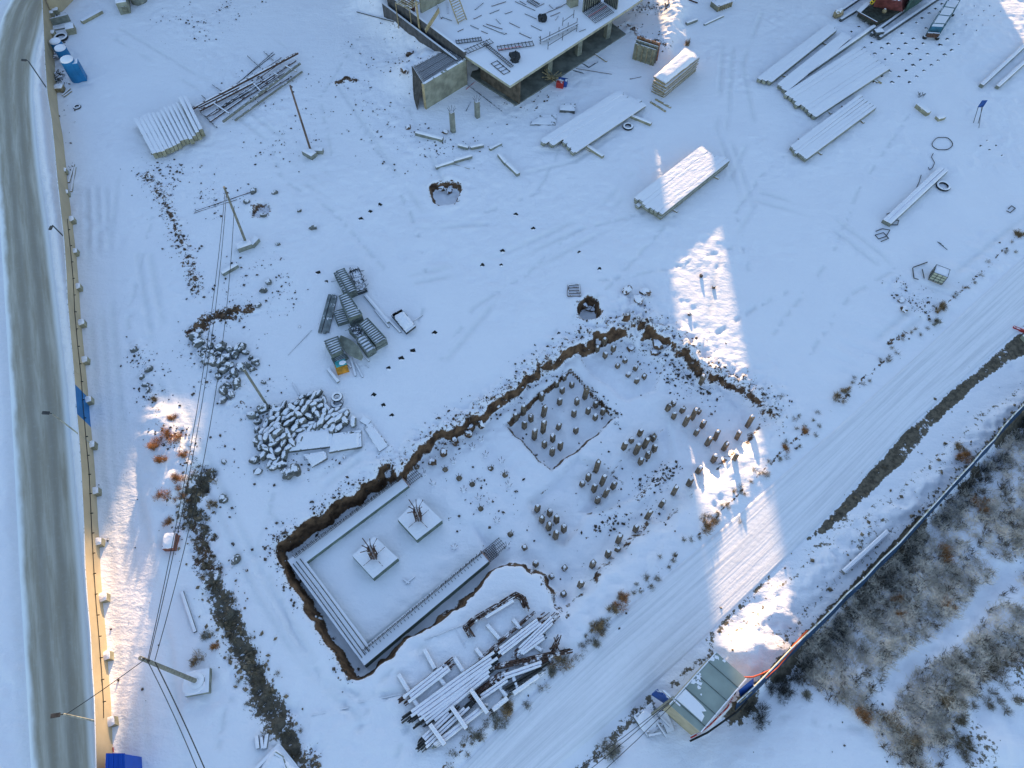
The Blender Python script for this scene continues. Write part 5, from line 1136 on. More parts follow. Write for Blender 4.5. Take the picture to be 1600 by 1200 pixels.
# ------------------------------------------------------------------ stacks of formwork panels in the middle
def panel_stack(q, h, n, label, group, m_=None, lay=3, tangled=False, rim=.05):
    """q: four ground-level pixels of the top (near-left, near-right, far-right, far-left) at height h"""
    A, B, C, D = [P(*c, h) for c in q]; g0 = hz(A.x, A.y); cen = (A + B + C + D) / 4
    m_ = m_ or mat('steel_formwork', (.15, .165, .155), .7, .1, .3, 3.0); parts = []
    zb = min(g0, 0) - .02
    for L in range(lay):
        z0 = zb + (h - zb - .08) * L / lay; z1 = zb + (h - zb - .08) * (L + .86) / lay; k = 1 + random.uniform(-.02, .02)
        parts.append(('panel', MB().prism([(cen + (c - cen) * k).to_2d()[:] for c in (A, B, C, D)], z0, z1), m_))
    z = h - .08
    for a, b in ((A, B), (B, C), (C, D), (D, A)):
        a2 = a.lerp(cen, .02); b2 = b.lerp(cen, .02); parts.append(('rim', MB().beam(Vector((a2.x, a2.y, z)), Vector((b2.x, b2.y, z)), rim, .10), m_))
    if tangled:
        q_ = MB()
        for k in range(60):
            u, v = random.random(), random.random(); p = A.lerp(B, u).lerp(D.lerp(C, u), v); q_.path([p + Vector((0, 0, -.05)), p + Vector((random.uniform(-.5, .5), random.uniform(-.5, .5), random.uniform(0, .15)))], .022, 4)
        parts.append(('wire_tangle', q_, dsteel)); parts.append(('floor', MB().prism([c.lerp(cen, .04).to_2d()[:] for c in (A, B, C, D)], z, z + .02), dsteel_s))
    else:
        for i in range(n):
            k0, k1 = (i + .14) / n, (i + .90) / n
            e0, e1 = .07, .93; a, b = A.lerp(D, k0), B.lerp(C, k0); c, d = B.lerp(C, k1), A.lerp(D, k1)
            qd = [a.lerp(b, e0), a.lerp(b, e1), d.lerp(c, e1), d.lerp(c, e0)]
            parts.append(('snow_infill', blanket(qd, z - .005, .085, i, 4, 3, .015), M_SNOW))
        for i in range(1, n):
            a, b = A.lerp(D, i / n), B.lerp(C, i / n); parts.append(('rib', MB().beam(Vector((a.x, a.y, z)), Vector((b.x, b.y, z)), .05, .09), m_))
    T('panel_stack', label, 'formwork stack', parts, group)
def z6(*pts): return [(480 + x / 6, 405 + y / 6) for x, y in pts]
GP = 'formwork panel stacks in the middle'
panel_stack(z6((388,318),(462,285),(348,82),(268,112)), .85, 11, 'ribbed snow-filled panel stack, the topmost one, beside the wire crate', GP)
panel_stack(z6((340,318),(382,300),(300,118),(248,128)), .55, 9, 'low ribbed panel set under the left side of the topmost stack', GP, lay=1)
panel_stack(z6((470,305),(558,272),(485,78),(395,112)), .5, 8, 'dark crate full of tangled wire beside the topmost panel stack', GP, lay=1, tangled=True, m_=dsteel)
panel_stack(z6((388,555),(515,512),(378,310),(292,345)), 1.15, 10, 'tall ribbed panel stack in the middle of the group', GP, lay=3)
panel_stack(z6((282,610),(388,578),(345,462),(238,492)), .35, 6, 'low ribbed panel set left of the tall middle stack', GP, lay=1)
panel_stack(z6((640,800),(742,740),(565,548),(485,605)), .85, 11, 'wide ribbed panel stack, rightmost of the group', GP, lay=2)
panel_stack(z6((558,880),(638,830),(540,700),(455,745)), .75, 5, 'short panel stack joined to the left of the rightmost one', GP, lay=3)
panel_stack(z6((478,742),(548,708),(480,598),(385,655)), .7, 6, 'panel stack littered with broken ribs behind the short stack', GP, lay=2, tangled=True)
panel_stack(z6((228,900),(330,850),(290,720),(155,768)), .85, 6, 'crooked panel stack at the lower left of the group', GP, lay=4)
panel_stack(z6((255,985),(385,920),(345,868),(225,930)), .25, 5, 'flat panel lying before the crooked stack', GP, lay=1)
for i, (a, b) in enumerate([((500,521),(516,462)), ((507,522),(522,462)), ((512,520),(525,464))]):
    beam_thing('steel_channel', 'long grey steel channel left of the panel stacks, ' + side(i, 3), 'channel', a, b, .26, .2, mat('grey_channel', (.16, .17, .18), .7, .1, .4, 2.0), cap=.0, group='long channels left of the panel stacks')
p0, p1 = P(531,527,.35), P(566,561,.9); q = MB(); n = 10; vs = []; 
for i in range(n + 1):
    c = p0.lerp(p1, i / n); w_ = .5 * math.sin(math.pi * (.08 + .84 * i / n)); sd_ = Vector((-(p1 - p0).y, (p1 - p0).x, 0)).normalized()
    vs += [c + sd_ * w_ + Vector((0, 0, .12)), c - sd_ * w_ - Vector((0, 0, .12)), c + sd_ * w_ + Vector((0, 0, .18)), c - sd_ * w_ - Vector((0, 0, .06))]
q.add(vs, [f for i in range(n) for f in ((i*4, i*4+1, i*4+5, i*4+4), (i*4+2, i*4+6, i*4+7, i*4+3), (i*4, i*4+4, i*4+6, i*4+2), (i*4+1, i*4+3, i*4+7, i*4+5))] + [(0, 2, 3, 1), (n*4, n*4+1, n*4+3, n*4+2)])
T('bent_sheet', 'pointed bent sheet leaning between the panel stacks', 'sheet', (q, mat('bent_grey_sheet', (.20, .20, .17), .7, 0, .3, 1.5)))
p = W(535,578); T('tool_crate', 'small orange and teal crate below the crooked panel stack', 'crate', [('crate_body', MB().box((p.x, p.y, p.z), .95, .75, .35, .4), mat('orange_crate', (.55, .22, .02), .6)), ('lid', MB().box((p.x - .12, p.y + .38, p.z + .3), .85, .55, .12, .4), mat('teal_lid', (.05, .33, .36), .6)), ('snow_cap', MB().lump((p.x + .02, p.y + .4, p.z + .42), .3, .2, .07, .4, 2, .1), M_SNOW)])
q = [P(*c, .42) for c in z6((925,680),(1015,612),(885,458),(785,510))]; cen = sum(q, Vector()) / 4
T('snowy_box', 'low flat box under thick snow right of the panel stacks', 'box', [('box_body', MB().prism([c.to_2d()[:] for c in q], -.05, .3), dsteel), ('edge_strip', MB().beam(Vector((q[0].x, q[0].y, .3)).lerp(Vector((q[3].x, q[3].y, .3)), 0), Vector((q[1].x, q[1].y, .3)), .12, .06), conc), ('snow_cap', blanket([c.lerp(cen, .06) for c in q], .3, .17, 2, 8, 10, .04), M_SNOW)])
for a, b, w_, lb in [((571,462),(607,505),.30,'long snow-covered plank right of the panel stacks, upper half'), ((602,495),(626,520),.16,'dark plank end continuing the long snow-covered plank'), ((586,485),(608,512),.16,'thin snowy plank beside the long snow-covered plank'), ((513,577),(529,598),.26,'snowy beam lying below the tool crate'), ((555,567),(567,590),.12,'dark bar below the bent sheet'), ((548,560),(556,588),.16,'dark curved bar below the bent sheet'), ((543,568),(549,575),.14,'short dark bracket beside the tool crate'), ((545,530),(577,565),.14,'plank leaning under the bent sheet'), ((570,568),(576,574),.08,'little stick below the panel stacks'), ((646,502),(661,492),.05,'thin rod sticking out of the snowy box'), ((517,440),(527,438),.07,'thin rod sticking out left of the topmost stack')]:
    beam_thing('plank', lb, 'plank', a, b, w_, w_ * .6, dsteel_s if 'dark' in lb or 'rod' in lb else conc, cap=.07 if 'snow' in lb else 0)

# ------------------------------------------------------------------ rubble
HEAP = [(405,680),(425,650),(450,632),(490,618),(500,612),(512,640),(540,648),(535,672),(500,668),(470,672),(468,690),(450,705),(430,730),(412,715)]
HP = PL(HEAP); rd = random.Random(4); k = 0; tries = 0; pts = []
while len(pts) < 84 and tries < 6000:
    tries += 1; x, y = rd.uniform(402, 545), rd.uniform(612, 732); p = P2(x, y)
    if polysd(np.array([p[0]]), np.array([p[1]]), HP)[0] > -.1 and all((p[0] - a) ** 2 + (p[1] - b) ** 2 > .40 ** 2 for a, b, *_ in pts): pts.append((p[0], p[1], x, y))
for i, (x, y, a, b) in enumerate(pts):
    sd_ = float(polysd(np.array([x]), np.array([y]), HP)[0]); L_ = rd.uniform(.30, .52); r = rd.uniform(.17, .25)
    rz = rd.choice([1.0, 1.25, 2.3, .5]) + rd.uniform(-.4, .4); z = hz(x, y) + r * .7 + min(max(sd_, 0) * .35, .5) * rd.uniform(.4, 1)
    T('concrete_chunk', 'snow-capped broken concrete chunk lying in the chunk heap', 'rubble', [('chunk', MB().lump((x, y, z), L_, r, r * 1.05, rz, i, .12, .8), stone), ('snow_cap', MB().lump((x, y + .02, z + r * .72), L_ * .78, r * .70, r * .40, rz, i + 900, .1, .7), M_SNOW)], 'broken concrete chunks in a heap')
for i, (c, lb) in enumerate([([(450,708),(521,699),(520,671),(472,674)],'big snowy slab lying against the chunk heap'),([(515,709),(566,700),(565,674),(522,680)],'snowy slab right of the big one by the chunk heap'),([(593,707),(608,696),(580,662),(568,668)],'narrow snowy slab, rightmost of the fallen slabs'),([(488,731),(512,718),(510,706),(475,712)],'broken snowy slab piece below the big slab')]):
    q = [W(*k) for k in c]; z = sum(v.z for v in q) / 4; cen = sum(q, Vector()) / 4; hh = .26 if i < 2 else (.1 if i == 2 else .2)
    T('fallen_slab', lb, 'slab', [('slab', MB().prism([k.to_2d()[:] for k in q], z - .2, z + hh), stone), ('snow_cap', blanket([k.lerp(cen, .015) for k in q], z + hh - .01, .09, i, 14, 10, .07), M_SNOW)], 'fallen slabs by the chunk heap')
q = [W(565,655), W(577,662)]; T('small_grate', 'small dark frame at the head of the narrow slab', 'frame', (MB().beam(q[0], q[1], .5, .12), dsteel_s))
T('concrete_chunk', 'lone snow-capped chunk standing right of the chunk heap', 'rubble', (MB().lump(W(553,661) + Vector((0, 0, .2)), .22, .5, .25, .1, 3, .12, .6), mat('snow_chunk', (.2, .2, .19), .9, 1.0, .3, 3)))
ROCKS = [(312,538),(322,548),(330,542),(340,555),(318,556),(334,566),(346,568),(352,560),(360,548),(368,556),(376,545),(384,552),(392,560),(399,566),(388,572),(350,580),(358,590),(366,584),(342,590),(356,604),(350,612),(362,618),(378,540),(371,600),(358,572),(345,545),(394,578),(350,626),(322,566),(330,556),(377,575),(306,528),(312,520),(410,700),(404,690),(398,720),(404,738),(446,738),(462,736),(440,728),(452,742),(210,548),(228,602),(232,610),(222,590),(233,578),(396,300),(386,316),(412,338),(430,302),(468,330),(489,357),(434,382),(412,455),(420,442),(404,478),(350,722),(352,783),(348,780),(369,875),(340,900),(412,598),(402,570),(430,640),(412,640),(395,650),(404,660),(402,672)]
zone = lambda c: 'the rock heap under the brown bank' if 300 < c[0] < 400 and 510 < c[1] < 630 else ('the edge of the chunk heap' if c[1] > 630 and c[0] > 390 else ('the open snow by the grey power pole' if c[1] < 520 and c[0] > 380 else ('the verge left of the ditch track' if c[0] < 240 else 'the snow beside the overhead wires')))
zc = {}
for c in sorted(ROCKS): zc.setdefault(zone(c), []).append(c)
for zn_, L in zc.items():
    for i, c in enumerate(L):
        p = W(*c); s = rd.uniform(.22, .5) if 'rock heap' in zn_ or 'chunk' in zn_ else rd.uniform(.18, .34)
        rz = rd.uniform(0, 3)
        T('rock', 'snow-capped dark rock in %s, %s' % (zn_, side(i, len(L))), 'rock', [('stone', MB().lump((p.x, p.y, p.z + s * .3), s * 1.15, s * .8, s * .75, rz, i * 3 + 1, .25, .2), stone), ('snow_cap', MB().lump((p.x, p.y + s * .15, p.z + s * .72), s * .72, s * .5, s * .28, rz, i + 50, .15, .2), M_SNOW)], 'rocks in ' + zn_)
for i, (c, lb) in enumerate([((690,296),'in the round hole in the middle, left one'),((702,300),'in the round hole in the middle, right one'),((913,478),'in the deep hole above the pit, left one'),((922,484),'in the deep hole above the pit, right one'),((980,455),'left one of three above the pit tip'),((997,470),'middle one of three above the pit tip'),((1008,458),'right one of three above the pit tip'),((985,545),'upper clod on the pit floor under the far wall'),((1027,540),'big brown clod in the far arm of the pit'),((1022,552),'second brown clod in the far arm of the pit'),((1408,470),'in the soil heap by the road edge'),((1412,484),'below the soil heap by the road edge'),((632,112),'large one left of the retaining wall'),((640,85),'small brown one above the large one by the wall'),((638,200),'grey one left of the broken pile'),((696,207),'grey one at the foot of the free-standing post')]):
    p = W(*c); s = .42 if 'big' in lb or 'large' in lb or 'above the pit tip' in lb else .3
    T('rock', 'snowy rock ' + lb if 'clod' not in lb else lb, 'rock', [('stone', MB().lump((p.x, p.y, p.z + s * .3), s * 1.2, s * .85, s * .7, i, i * 3 + 1, .25, .2), soilm), ('snow_cap', MB().lump((p.x, p.y + s * .15, p.z + s * .68), s * .8, s * .6, s * .3, i, i + 50, .15, .2), M_SNOW)])
# clods too many to count
def clods(name, label, n, zones, m_, smin, smax, seed):
    r = np.random.default_rng(seed); mb = MB(); O = [(1,0,0),(0,1,0),(-1,0,0),(0,-1,0),(0,0,1),(0,0,-.6)]; F = [(0,1,4),(1,2,4),(2,3,4),(3,0,4),(1,0,5),(2,1,5),(3,2,5),(0,3,5)]
    tot = sum(z[1] for z in zones)
    for (pts_, wgt, wd) in zones:
        seg = [(Vector(a), Vector(b)) for a, b in zip(pts_[:-1], pts_[1:])]; ln = [max((b - a).length, .01) for a, b in seg]; cum = np.cumsum(ln)
        for _ in range(int(n * wgt / tot)):
            t = r.random() * cum[-1]; i = int(np.searchsorted(cum, t)); a, b = seg[i]; c = a.lerp(b, r.random()); x = c.x + r.normal() * wd; y = c.y + r.normal() * wd
            s = smin + (smax - smin) * r.random() ** 3; 
            if r.random() > float(sm(0.42, 0.60, fbm(np.array([x]), np.array([y]), 0.55, 3, 99))[0]) + 0.06: continue
            an = r.random() * 6.28; co, si = math.cos(an), math.sin(an); z = hz(x, y) + s * .25; vs = []
            for q in O:
                k = s * (.7 + .6 * r.random()); vs.append((x + (q[0] * co - q[1] * si * .7) * k, y + (q[0] * si + q[1] * co * .7) * k, z + q[2] * k * .8))
            mb.add(vs, F)
    o = mesh_obj(name, mb, m_, base_of([mb])); tag(o, label, 'soil clods', kind='stuff')
Z2 = [(NWRIM, 14, .9), (NWRIM2, 6, .5), (NERIM, 9, 1.0), (SWRIM, 3, .35), (PL([(1000,515),(1040,545),(1080,580),(1105,600)]), 5, 1.2),
      (PL([(228,275),(255,305),(270,345),(292,395),(298,425),(312,455)]), 7, .8), (PL([(215,545),(232,600),(245,640),(265,680),(300,715),(325,745)]), 6, .7), (PL([(303,518),(388,484)]), 4, .7), (PL([(310,540),(345,580),(370,630),(420,640)]), 8, 1.5),
      (PL([(575,140),(610,170),(625,215),(630,235)]), 9, 2.2), (PL([(560,75),(600,95),(650,80)]), 4, 2.0), (PL([(790,130),(830,165),(760,190)]), 3, 1.5), (PL([(990,40),(1035,80)]), 3, .8), (PL([(985,5),(1045,20)]), 6, 1.2),
      (PL([(1405,450),(1430,470),(1445,485)]), 3, 1.0), (PL([(270,30),(320,45),(360,10),(395,10)]), 6, 1.6), (PL([(225,270),(300,290),(360,320)]), 6, 1.8), (PL([(400,110),(450,180),(470,200),(415,240)]), 7, 1.8), (PL([(480,130),(540,160),(575,200)]), 4, 1.6),
      (PL([(350,420),(410,440),(440,480)]), 4, 1.6), (PL([(340,660),(360,760),(345,900)]), 2, 1.2), (PL([(90,20),(95,60),(95,150),(110,300)]), 3, .5), (PL([(1000,770),(1040,735),(1062,715)]), 3, .4), (PL([(905,842),(960,805),(990,795)]), 2, .5), (PL([(893,566),(968,640),(965,660)]), 2, .2), (ROADBANK, 2.5, .35), (PL([(640,240),(700,225),(770,240)]), 3, 1.0), (PL([(440,690),(460,740),(560,700)]), 2, .8), (PL([(870,880),(960,850),(1060,740)]), 3, 1.5), (PL([(860,640),(960,740),(900,840)]), 3, 3.0), (PL([(1040,560),(1110,620),(1150,640)]), 2, 1.0), (PL([(700,780),(800,720)]), 2, 2.0), (PL([(180,640),(200,1180)]), .6, 1.0), (PL([(1300,1150),(1500,1100)]), 2, 4)]
clods('soil_clods', 'small dark clods and stones strewn over the snow', 8000, Z2, mat('dark_clods', (.075, .053, .043), .9, .6, .5, 3.0, lo=.45), .035, .17, 5)
clods('ditch_clods', 'grey-brown clods lying in the long soil ditch', 1500, [(DITCH, 10, .7), (DITCHB, 1, .3), (ASPH[:6], 1, .5), (MOUND, 2, .8), (OFENCE, 3, .5)], mat('ditch_soil', (.19, .138, .095), .9, .45, .5, 3.0, lo=.5), .04, .22, 6)

# ------------------------------------------------------------------ steel bundles at the bottom
def z46(x, y): return (620 + x / 4.614, 920 + y / 4.614)
def bundle(a, b, n, wd, label, snowy=True, bend=None, dz=.12, m_=rust, ragged=.5, lab2=None):
    p, q = W(*z46(*a)), W(*z46(*b)); p.z += dz; q.z += dz; d = (q - p).normalized(); s = Vector((d.y, -d.x, 0)); bars = MB(); parts = []
    for i in range(n):
        o = s * random.uniform(-wd, wd) * .5 + Vector((0, 0, random.uniform(0, .14)))
        a2 = p + o + d * random.uniform(-ragged, ragged * .6); b2 = q + o * 1.0 + d * random.uniform(-ragged * .6, ragged)
        bars.path([a2, a2.lerp(b2, .5) + Vector((0, 0, random.uniform(-.02, .04))), b2], random.uniform(.025, .045), 4)
    parts.append(('bars', bars, m_))
    if snowy:
        k = max(1, int(wd / .16))
        for j in range(k):
            off = s * ((j + .5) / k - .5) * wd; t0, t1 = random.uniform(0, .12), random.uniform(.86, 1.0)
            c0, c1 = p.lerp(q, t0) + off + Vector((0, 0, .14)), p.lerp(q, t1) + off + Vector((0, 0, .14))
            parts.append(('snow_cap', cap_on(c0, c1, wd / k * 1.02, .10, j + int(a[0]), 16), M_SNOW))
    T('rebar_bundle', label, 'steel bars', parts, 'bundles of steel bars')
for a, b, n, wd, lb, sn, mm, rg in [
    ((62,810),(380,560),16,.62,'snowy steel bar bundle lying apart at the upper left of the bar pile',True,rust,.5),
    ((90,935),(560,590),16,.62,'long snowy steel bar bundle, first below the upper left one',True,bare,.6),
    ((150,960),(640,600),16,.55,'long snowy steel bar bundle, second below the upper left one',True,bare,.6),
    ((212,975),(720,555),14,.60,'widest snow-smooth steel bar bundle in the middle of the pile',True,bare,.3),
    ((420,690),(720,480),12,.6,'short snowy bundle along the upper edge of the pile',True,bare,.4),
    ((720,480),(1060,215),16,.55,'rust-tipped bundle at the upper right of the pile, left one',True,rust,.5),
    ((870,470),(1130,220),14,.50,'rust-tipped bundle at the upper right of the pile, right one',True,rust,.5),
    ((900,470),(1070,345),8,.34,'short round snowy bundle under the rust-tipped ones',True,dsteel,.1),
    ((745,560),(1190,460),20,.36,'dark rusty bundle crossing the right end of the pile',False,rust,.7),
    ((770,640),(1060,540),14,.4,'snow-dusted bundle below the dark rusty crossing one',True,rust,.6),
    ((800,730),(1060,570),12,.4,'thin-barred bundle near the dry grass at the right',False,bare,.5),
    ((840,760),(1050,610),8,.28,'lowest bundle at the right end, by the dry grass',True,conc,.2),
    ((560,770),(760,610),16,.5,'tangled dark bundle in the middle right of the pile',False,rust,.5),
    ((590,800),(820,640),10,.35,'snowy loose bundle beside the tangled dark one',True,bare,.5),
    ((170,1110),(410,880),12,.36,'ragged-ended bundle at the lower left, left one',True,bare,.5),
    ((195,1150),(540,830),12,.34,'ragged-ended bundle at the lower left, middle one',True,bare,.4),
    ((265,1145),(650,840),10,.38,'smooth snowy bundle along the lower edge of the pile',True,conc,.15),
    ((690,880),(800,790),8,.3,'short loose bundle near the road edge',True,bare,.4),
    ((625,495),(970,190),6,.2,'thin rusty bars slanting behind the pile',False,rust,.5)]:
    bundle(a, b, n, wd, lb, sn, None, .14, mm, rg)
# bent rebar bundle
parts = []; bars = MB()
U = [W(*z46(*c), .12) for c in [(545,345),(505,285),(560,235),(860,45),(905,65),(935,150)]]
for i in range(16):
    o = Vector((random.uniform(-.22, .22), random.uniform(-.16, .16), random.uniform(0, .3))); bars.path([u + o + Vector((random.uniform(-.06, .06), random.uniform(-.06, .06), 0)) for u in U], .032, 4)
parts.append(('bars', bars, rust)); parts.append(('snow_cap', cap_on(W(*z46(640,215), .38), W(*z46(840,95), .4), .22, .08, 3, 10), M_SNOW))
T('bent_bars', 'rusty steel bars bent at both ends into a long hook, above the bar pile', 'steel bars', parts)
parts = []; q = MB(); c = W(*z46(1150,440), .1)
for k in range(14): q.path([c + Vector((random.uniform(-.5, .3), random.uniform(-.4, .1), 0)), c + Vector((random.uniform(-.2, .3), random.uniform(.2, .9), random.uniform(.2, .7)))], .035, 4)
T('bar_ends', 'bunch of upturned rusty bar ends at the right end of the pile', 'steel bars', (q, rust))
SL = sorted([((15,620),(160,860)),((200,440),(275,580)),((415,500),(480,600)),((570,435),(620,500)),((535,735),(655,905)),((395,855),(505,1015)),((245,985),(350,1130)),((650,262),(740,365)),((838,225),(892,292)),((690,640),(795,785)),((985,410),(1045,450)),((305,640),(350,700)),((905,520),(945,560)),((830,620),(870,720))])
for i, (a, b) in enumerate(SL):
    over = i in () or a in ((535,735),(395,855),(245,985)); dz = .36 if over else .0
    beam_thing('sleeper', 'square timber sleeper with snow at the steel bar pile, ' + side(i, len(SL)), 'timber', z46(*a), z46(*b), .26, .2, wood, dz, 'sleepers of the steel bar pile', .10)

# ------------------------------------------------------------------ cabin, tarps and the outer fence
HR = 2.6
R = [P(*c, HR) for c in [(1119,1019),(1166,1060),(1095,1144),(1046,1101)]]
zg = hz(R[3].x, R[3].y)
roofm = mat('grey_sheet_roof', (.30, .325, .30), .5, .0, .10, .8); cabw = mat('cabin_wall', (.40, .34, .24), .7, .0, .15, 1.5)
parts = [('wall', MB().prism([k.lerp((R[0] + R[2]) / 2, .03).to_2d()[:] for k in R], zg - .2, HR - .10), cabw), ('roof', MB().prism([k.to_2d()[:] for k in R], HR - .09, HR), roofm)]
for k in (.18, .43, .68, .9):
    a, b = R[0].lerp(R[3], k), R[1].lerp(R[2], k); parts.append(('roof_seam', MB().beam(Vector((a.x, a.y, HR + .002)), Vector((b.x, b.y, HR + .002)), .035, .03), mat('dark_seam', (.10, .11, .105), .6)))  # seams coloured darker than the roof sheets
for a, b in ((R[0], R[3]), (R[1], R[2])): parts.append(('gutter', MB().beam(Vector((a.x, a.y, HR - .06)), Vector((b.x, b.y, HR - .06)), .07, .09), concy))
def on(u, v): a, b = R[0].lerp(R[3], u), R[1].lerp(R[2], u); return a.lerp(b, v)
def snowpatch(poly, z, th):
    mb = MB(); c = sum(poly, Vector()) / len(poly); n = len(poly); vs = [(p.x, p.y, z) for p in poly] + [(p.lerp(c, .12).x, p.lerp(c, .12).y, z + th) for p in poly]
    return mb.add(vs, [tuple(range(n, 2 * n))] + [(i, (i + 1) % n, n + (i + 1) % n, n + i) for i in range(n)])
s1 = [on(.69, .04), on(.70, .35), on(.71, .62), on(.73, .78), on(.78, .70), on(.80, .82), on(.885, .86), on(.88, .3), on(.885, .02)]
parts.append(('roof_snow', snowpatch(s1, HR + .003, .05), M_SNOW))
for u, v, r, sd_ in [(.45, .10, .22, 1), (.50, .18, .16, 2), (.53, .06, .2, 3), (.05, .12, .16, 4), (.12, .05, .14, 5), (.55, .26, .12, 6), (.40, .06, .12, 7), (.6, .42, .07, 8), (.02, .3, .12, 9)]:
    c = on(u, v); rr = random.Random(sd_); poly = [c + Vector((math.cos(a * .785) * r * rr.uniform(.3, 1.5), math.sin(a * .785) * r * rr.uniform(.3, 1.5), 0)) for a in range(8)]; parts.append(('roof_snow', snowpatch(poly, HR + .003, .03), M_SNOW))
T('site_cabin', 'grey metal-roofed site cabin beside the right road', 'cabin', parts)
Q = [P(*c, 1.5) for c in [(1155,1078),(1163,1090),(1182,1075),(1176,1060)]]
vs = [(q.x, q.y, z) for q, z in zip(Q, (1.35, .9, 1.0, 1.7))] + [(q.x, q.y, z - .05) for q, z in zip(Q, (1.35, .9, 1.0, 1.7))]
T('blue_tarp', 'deep blue tarpaulin hung at the cabin corner by the outer fence', 'tarp', (MB().add(vs, MB.BF[1:2] + [(0, 1, 2, 3), (7, 6, 5, 4), (0, 4, 5, 1), (1, 5, 6, 2), (2, 6, 7, 3), (3, 7, 4, 0)]), blues))
a, b = P(1026,1078,1.7), P(1050,1094,1.7); T('blue_tarp', 'blue sheet panel standing at the road side of the cabin', 'tarp', (MB().beam(Vector((a.x, a.y, 0)), Vector((b.x, b.y, 0)), .12, 1.75), blues))
def hose(label, pts, r, z, m_): T('hose', label, 'hose', (MB().path([P(x, y, z) for x, y in pts], r, 6), m_))
hose('orange-red hose along the outer fence curling under the snowy shelter', [(1262,985),(1240,1008),(1222,1032),(1205,1046),(1190,1053),(1176,1058),(1162,1058)], .045, .9, orange)
hose('second orange hose hanging on the outer fence', [(1256,995),(1236,1018),(1216,1042),(1196,1060)], .03, 1.3, orange)
hose('red hose along the far wall of the site cabin', [(1145,1090),(1136,1106),(1122,1120),(1108,1134),(1092,1146),(1079,1153)], .045, .6, redp)
hose('dark cable along the far wall of the site cabin', [(1168,1095),(1152,1112),(1132,1126),(1105,1145),(1078,1158)], .06, .4, wirem)
of_m = mat('outer_fence_sheet', (.014, .045, .115), .6, .0, .3, 1.0); of_rail = mat('pale_fence_rail', (.52, .47, .37), .6, .5, .2, 2.0)
zt_ = 1.25
top = [P(*c, zt_) for c in [(1700,537),(1600,632),(1520,724),(1430,823),(1350,903),(1270,983),(1205,1047),(1152,1098)]]; sheet = MB(); rail = MB(); parts = []; fine = []
for a, b in zip(top[:-1], top[1:]):
    n = max(1, int((b - a).length / 1.5)); fine += [a.lerp(b, i / n) for i in range(n)]
fine.append(top[-1]); d = (fine[-1] - fine[0]).normalized(); nse = Vector((d.y, -d.x, 0)); nse = nse if nse.x > 0 else -nse
fine = [p + Vector((0, 0, random.uniform(-.06, .06))) + nse * random.uniform(-.05, .05) for p in fine]; foot_ = [p + nse * .42 for p in fine]
for p in foot_: p.z = hz(p.x, p.y) - .15
for a, b, a0, b0 in zip(fine[:-1], fine[1:], foot_[:-1], foot_[1:]):
    o = -nse * .04
    sheet.add([a0, b0, b, a, a0 + o, b0 + o, b + o, a + o], [(0, 1, 2, 3), (7, 6, 5, 4), (3, 2, 6, 7), (1, 0, 4, 5)])
parts.append(('fence_sheet', sheet, of_m)); parts.append(('top_rail', MB().path([p + Vector((0, 0, .03)) - nse * .02 for p in fine], .05, 5), of_rail))
for p, q in list(zip(fine, foot_))[::2]: parts.append(('post', MB().path([q - nse * .12, p - nse * .10], .05, 5), wood))
T('outer_fence', 'leaning dark blue sheet fence with a pale rail between road bank and scrub', 'fence', parts)
a, b = P(1160,1095,1.0), P(1196,1058,1.2)
beam_thing('plank', 'pale plank leaning at the fence end beside the cabin', 'plank', (1150,1100), (1168,1083), .12, .3, woodb, .6)
beam_thing('snowy_plank', 'long snow-covered plank lying inside the outer fence', 'plank', (1316,895), (1385,832), .35, .15, conc, .1, None, .1)
beam_thing('red_pipe', 'red pipe end on the dark asphalt at the right edge', 'pipe', (1582,512), (1602,520), .2, .2, redp)
p = W(1600,530); T('pale_box', 'small pale box at the right edge on the asphalt', 'box', (MB().box(p, .5, .5, .4, .4), concw))
# pole with wires and concrete base left of the cabin
p = W(1016,1118); t = P(1052,1090,p.z + 4.2)
parts = [('pole', MB().path([p, p.lerp(t, .5), t], .09, 8), graypole), ('footing', MB().box((p.x - .1, p.y - .25, p.z - .1), 1.5, 1.4, .45, .6), stone), ('snow_cap', MB().lump((p.x - .25, p.y - .35, p.z + .34), .6, .55, .12, .6, 4, .1, .7), M_SNOW), ('footing', MB().box((p.x + .9, p.y - .35, p.z - .1), .5, 1.2, .5, .35), conc), ('cross_arm', MB().beam(t + Vector((-.5, .4, -.3)), t + Vector((.4, -.4, -.3)), .1, .1), wood)]
T('power_pole', 'slim power pole on stone footings left of the site cabin', 'utility pole', parts)
for i, (a, b) in enumerate([((1052,1092),(900,1205)), ((1046,1098),(915,1208)), ((1056,1096),(935,1212))]):
    T('power_line', ['left', 'middle', 'right'][i] + ' one of three wires running down-left from the slim cabin pole', 'wire', (MB().path([P(*a, 3.9), P((a[0] + b[0]) / 2, (a[1] + b[1]) / 2 + 2, 3.2), P(*b, 3.4)], .018, 5), wirem))
for i, (a, b) in enumerate([((1030,1120),(1046,1136)), ((1024,1128),(1040,1152)), ((1012,1150),(1032,1146)), ((1006,1126),(1012,1146))]):
    beam_thing('stick', 'dark debris bar around the slim pole footing, ' + ORD[i] + ' from the road', 'stick', a, b, .12, .1, dsteel_s, .15)
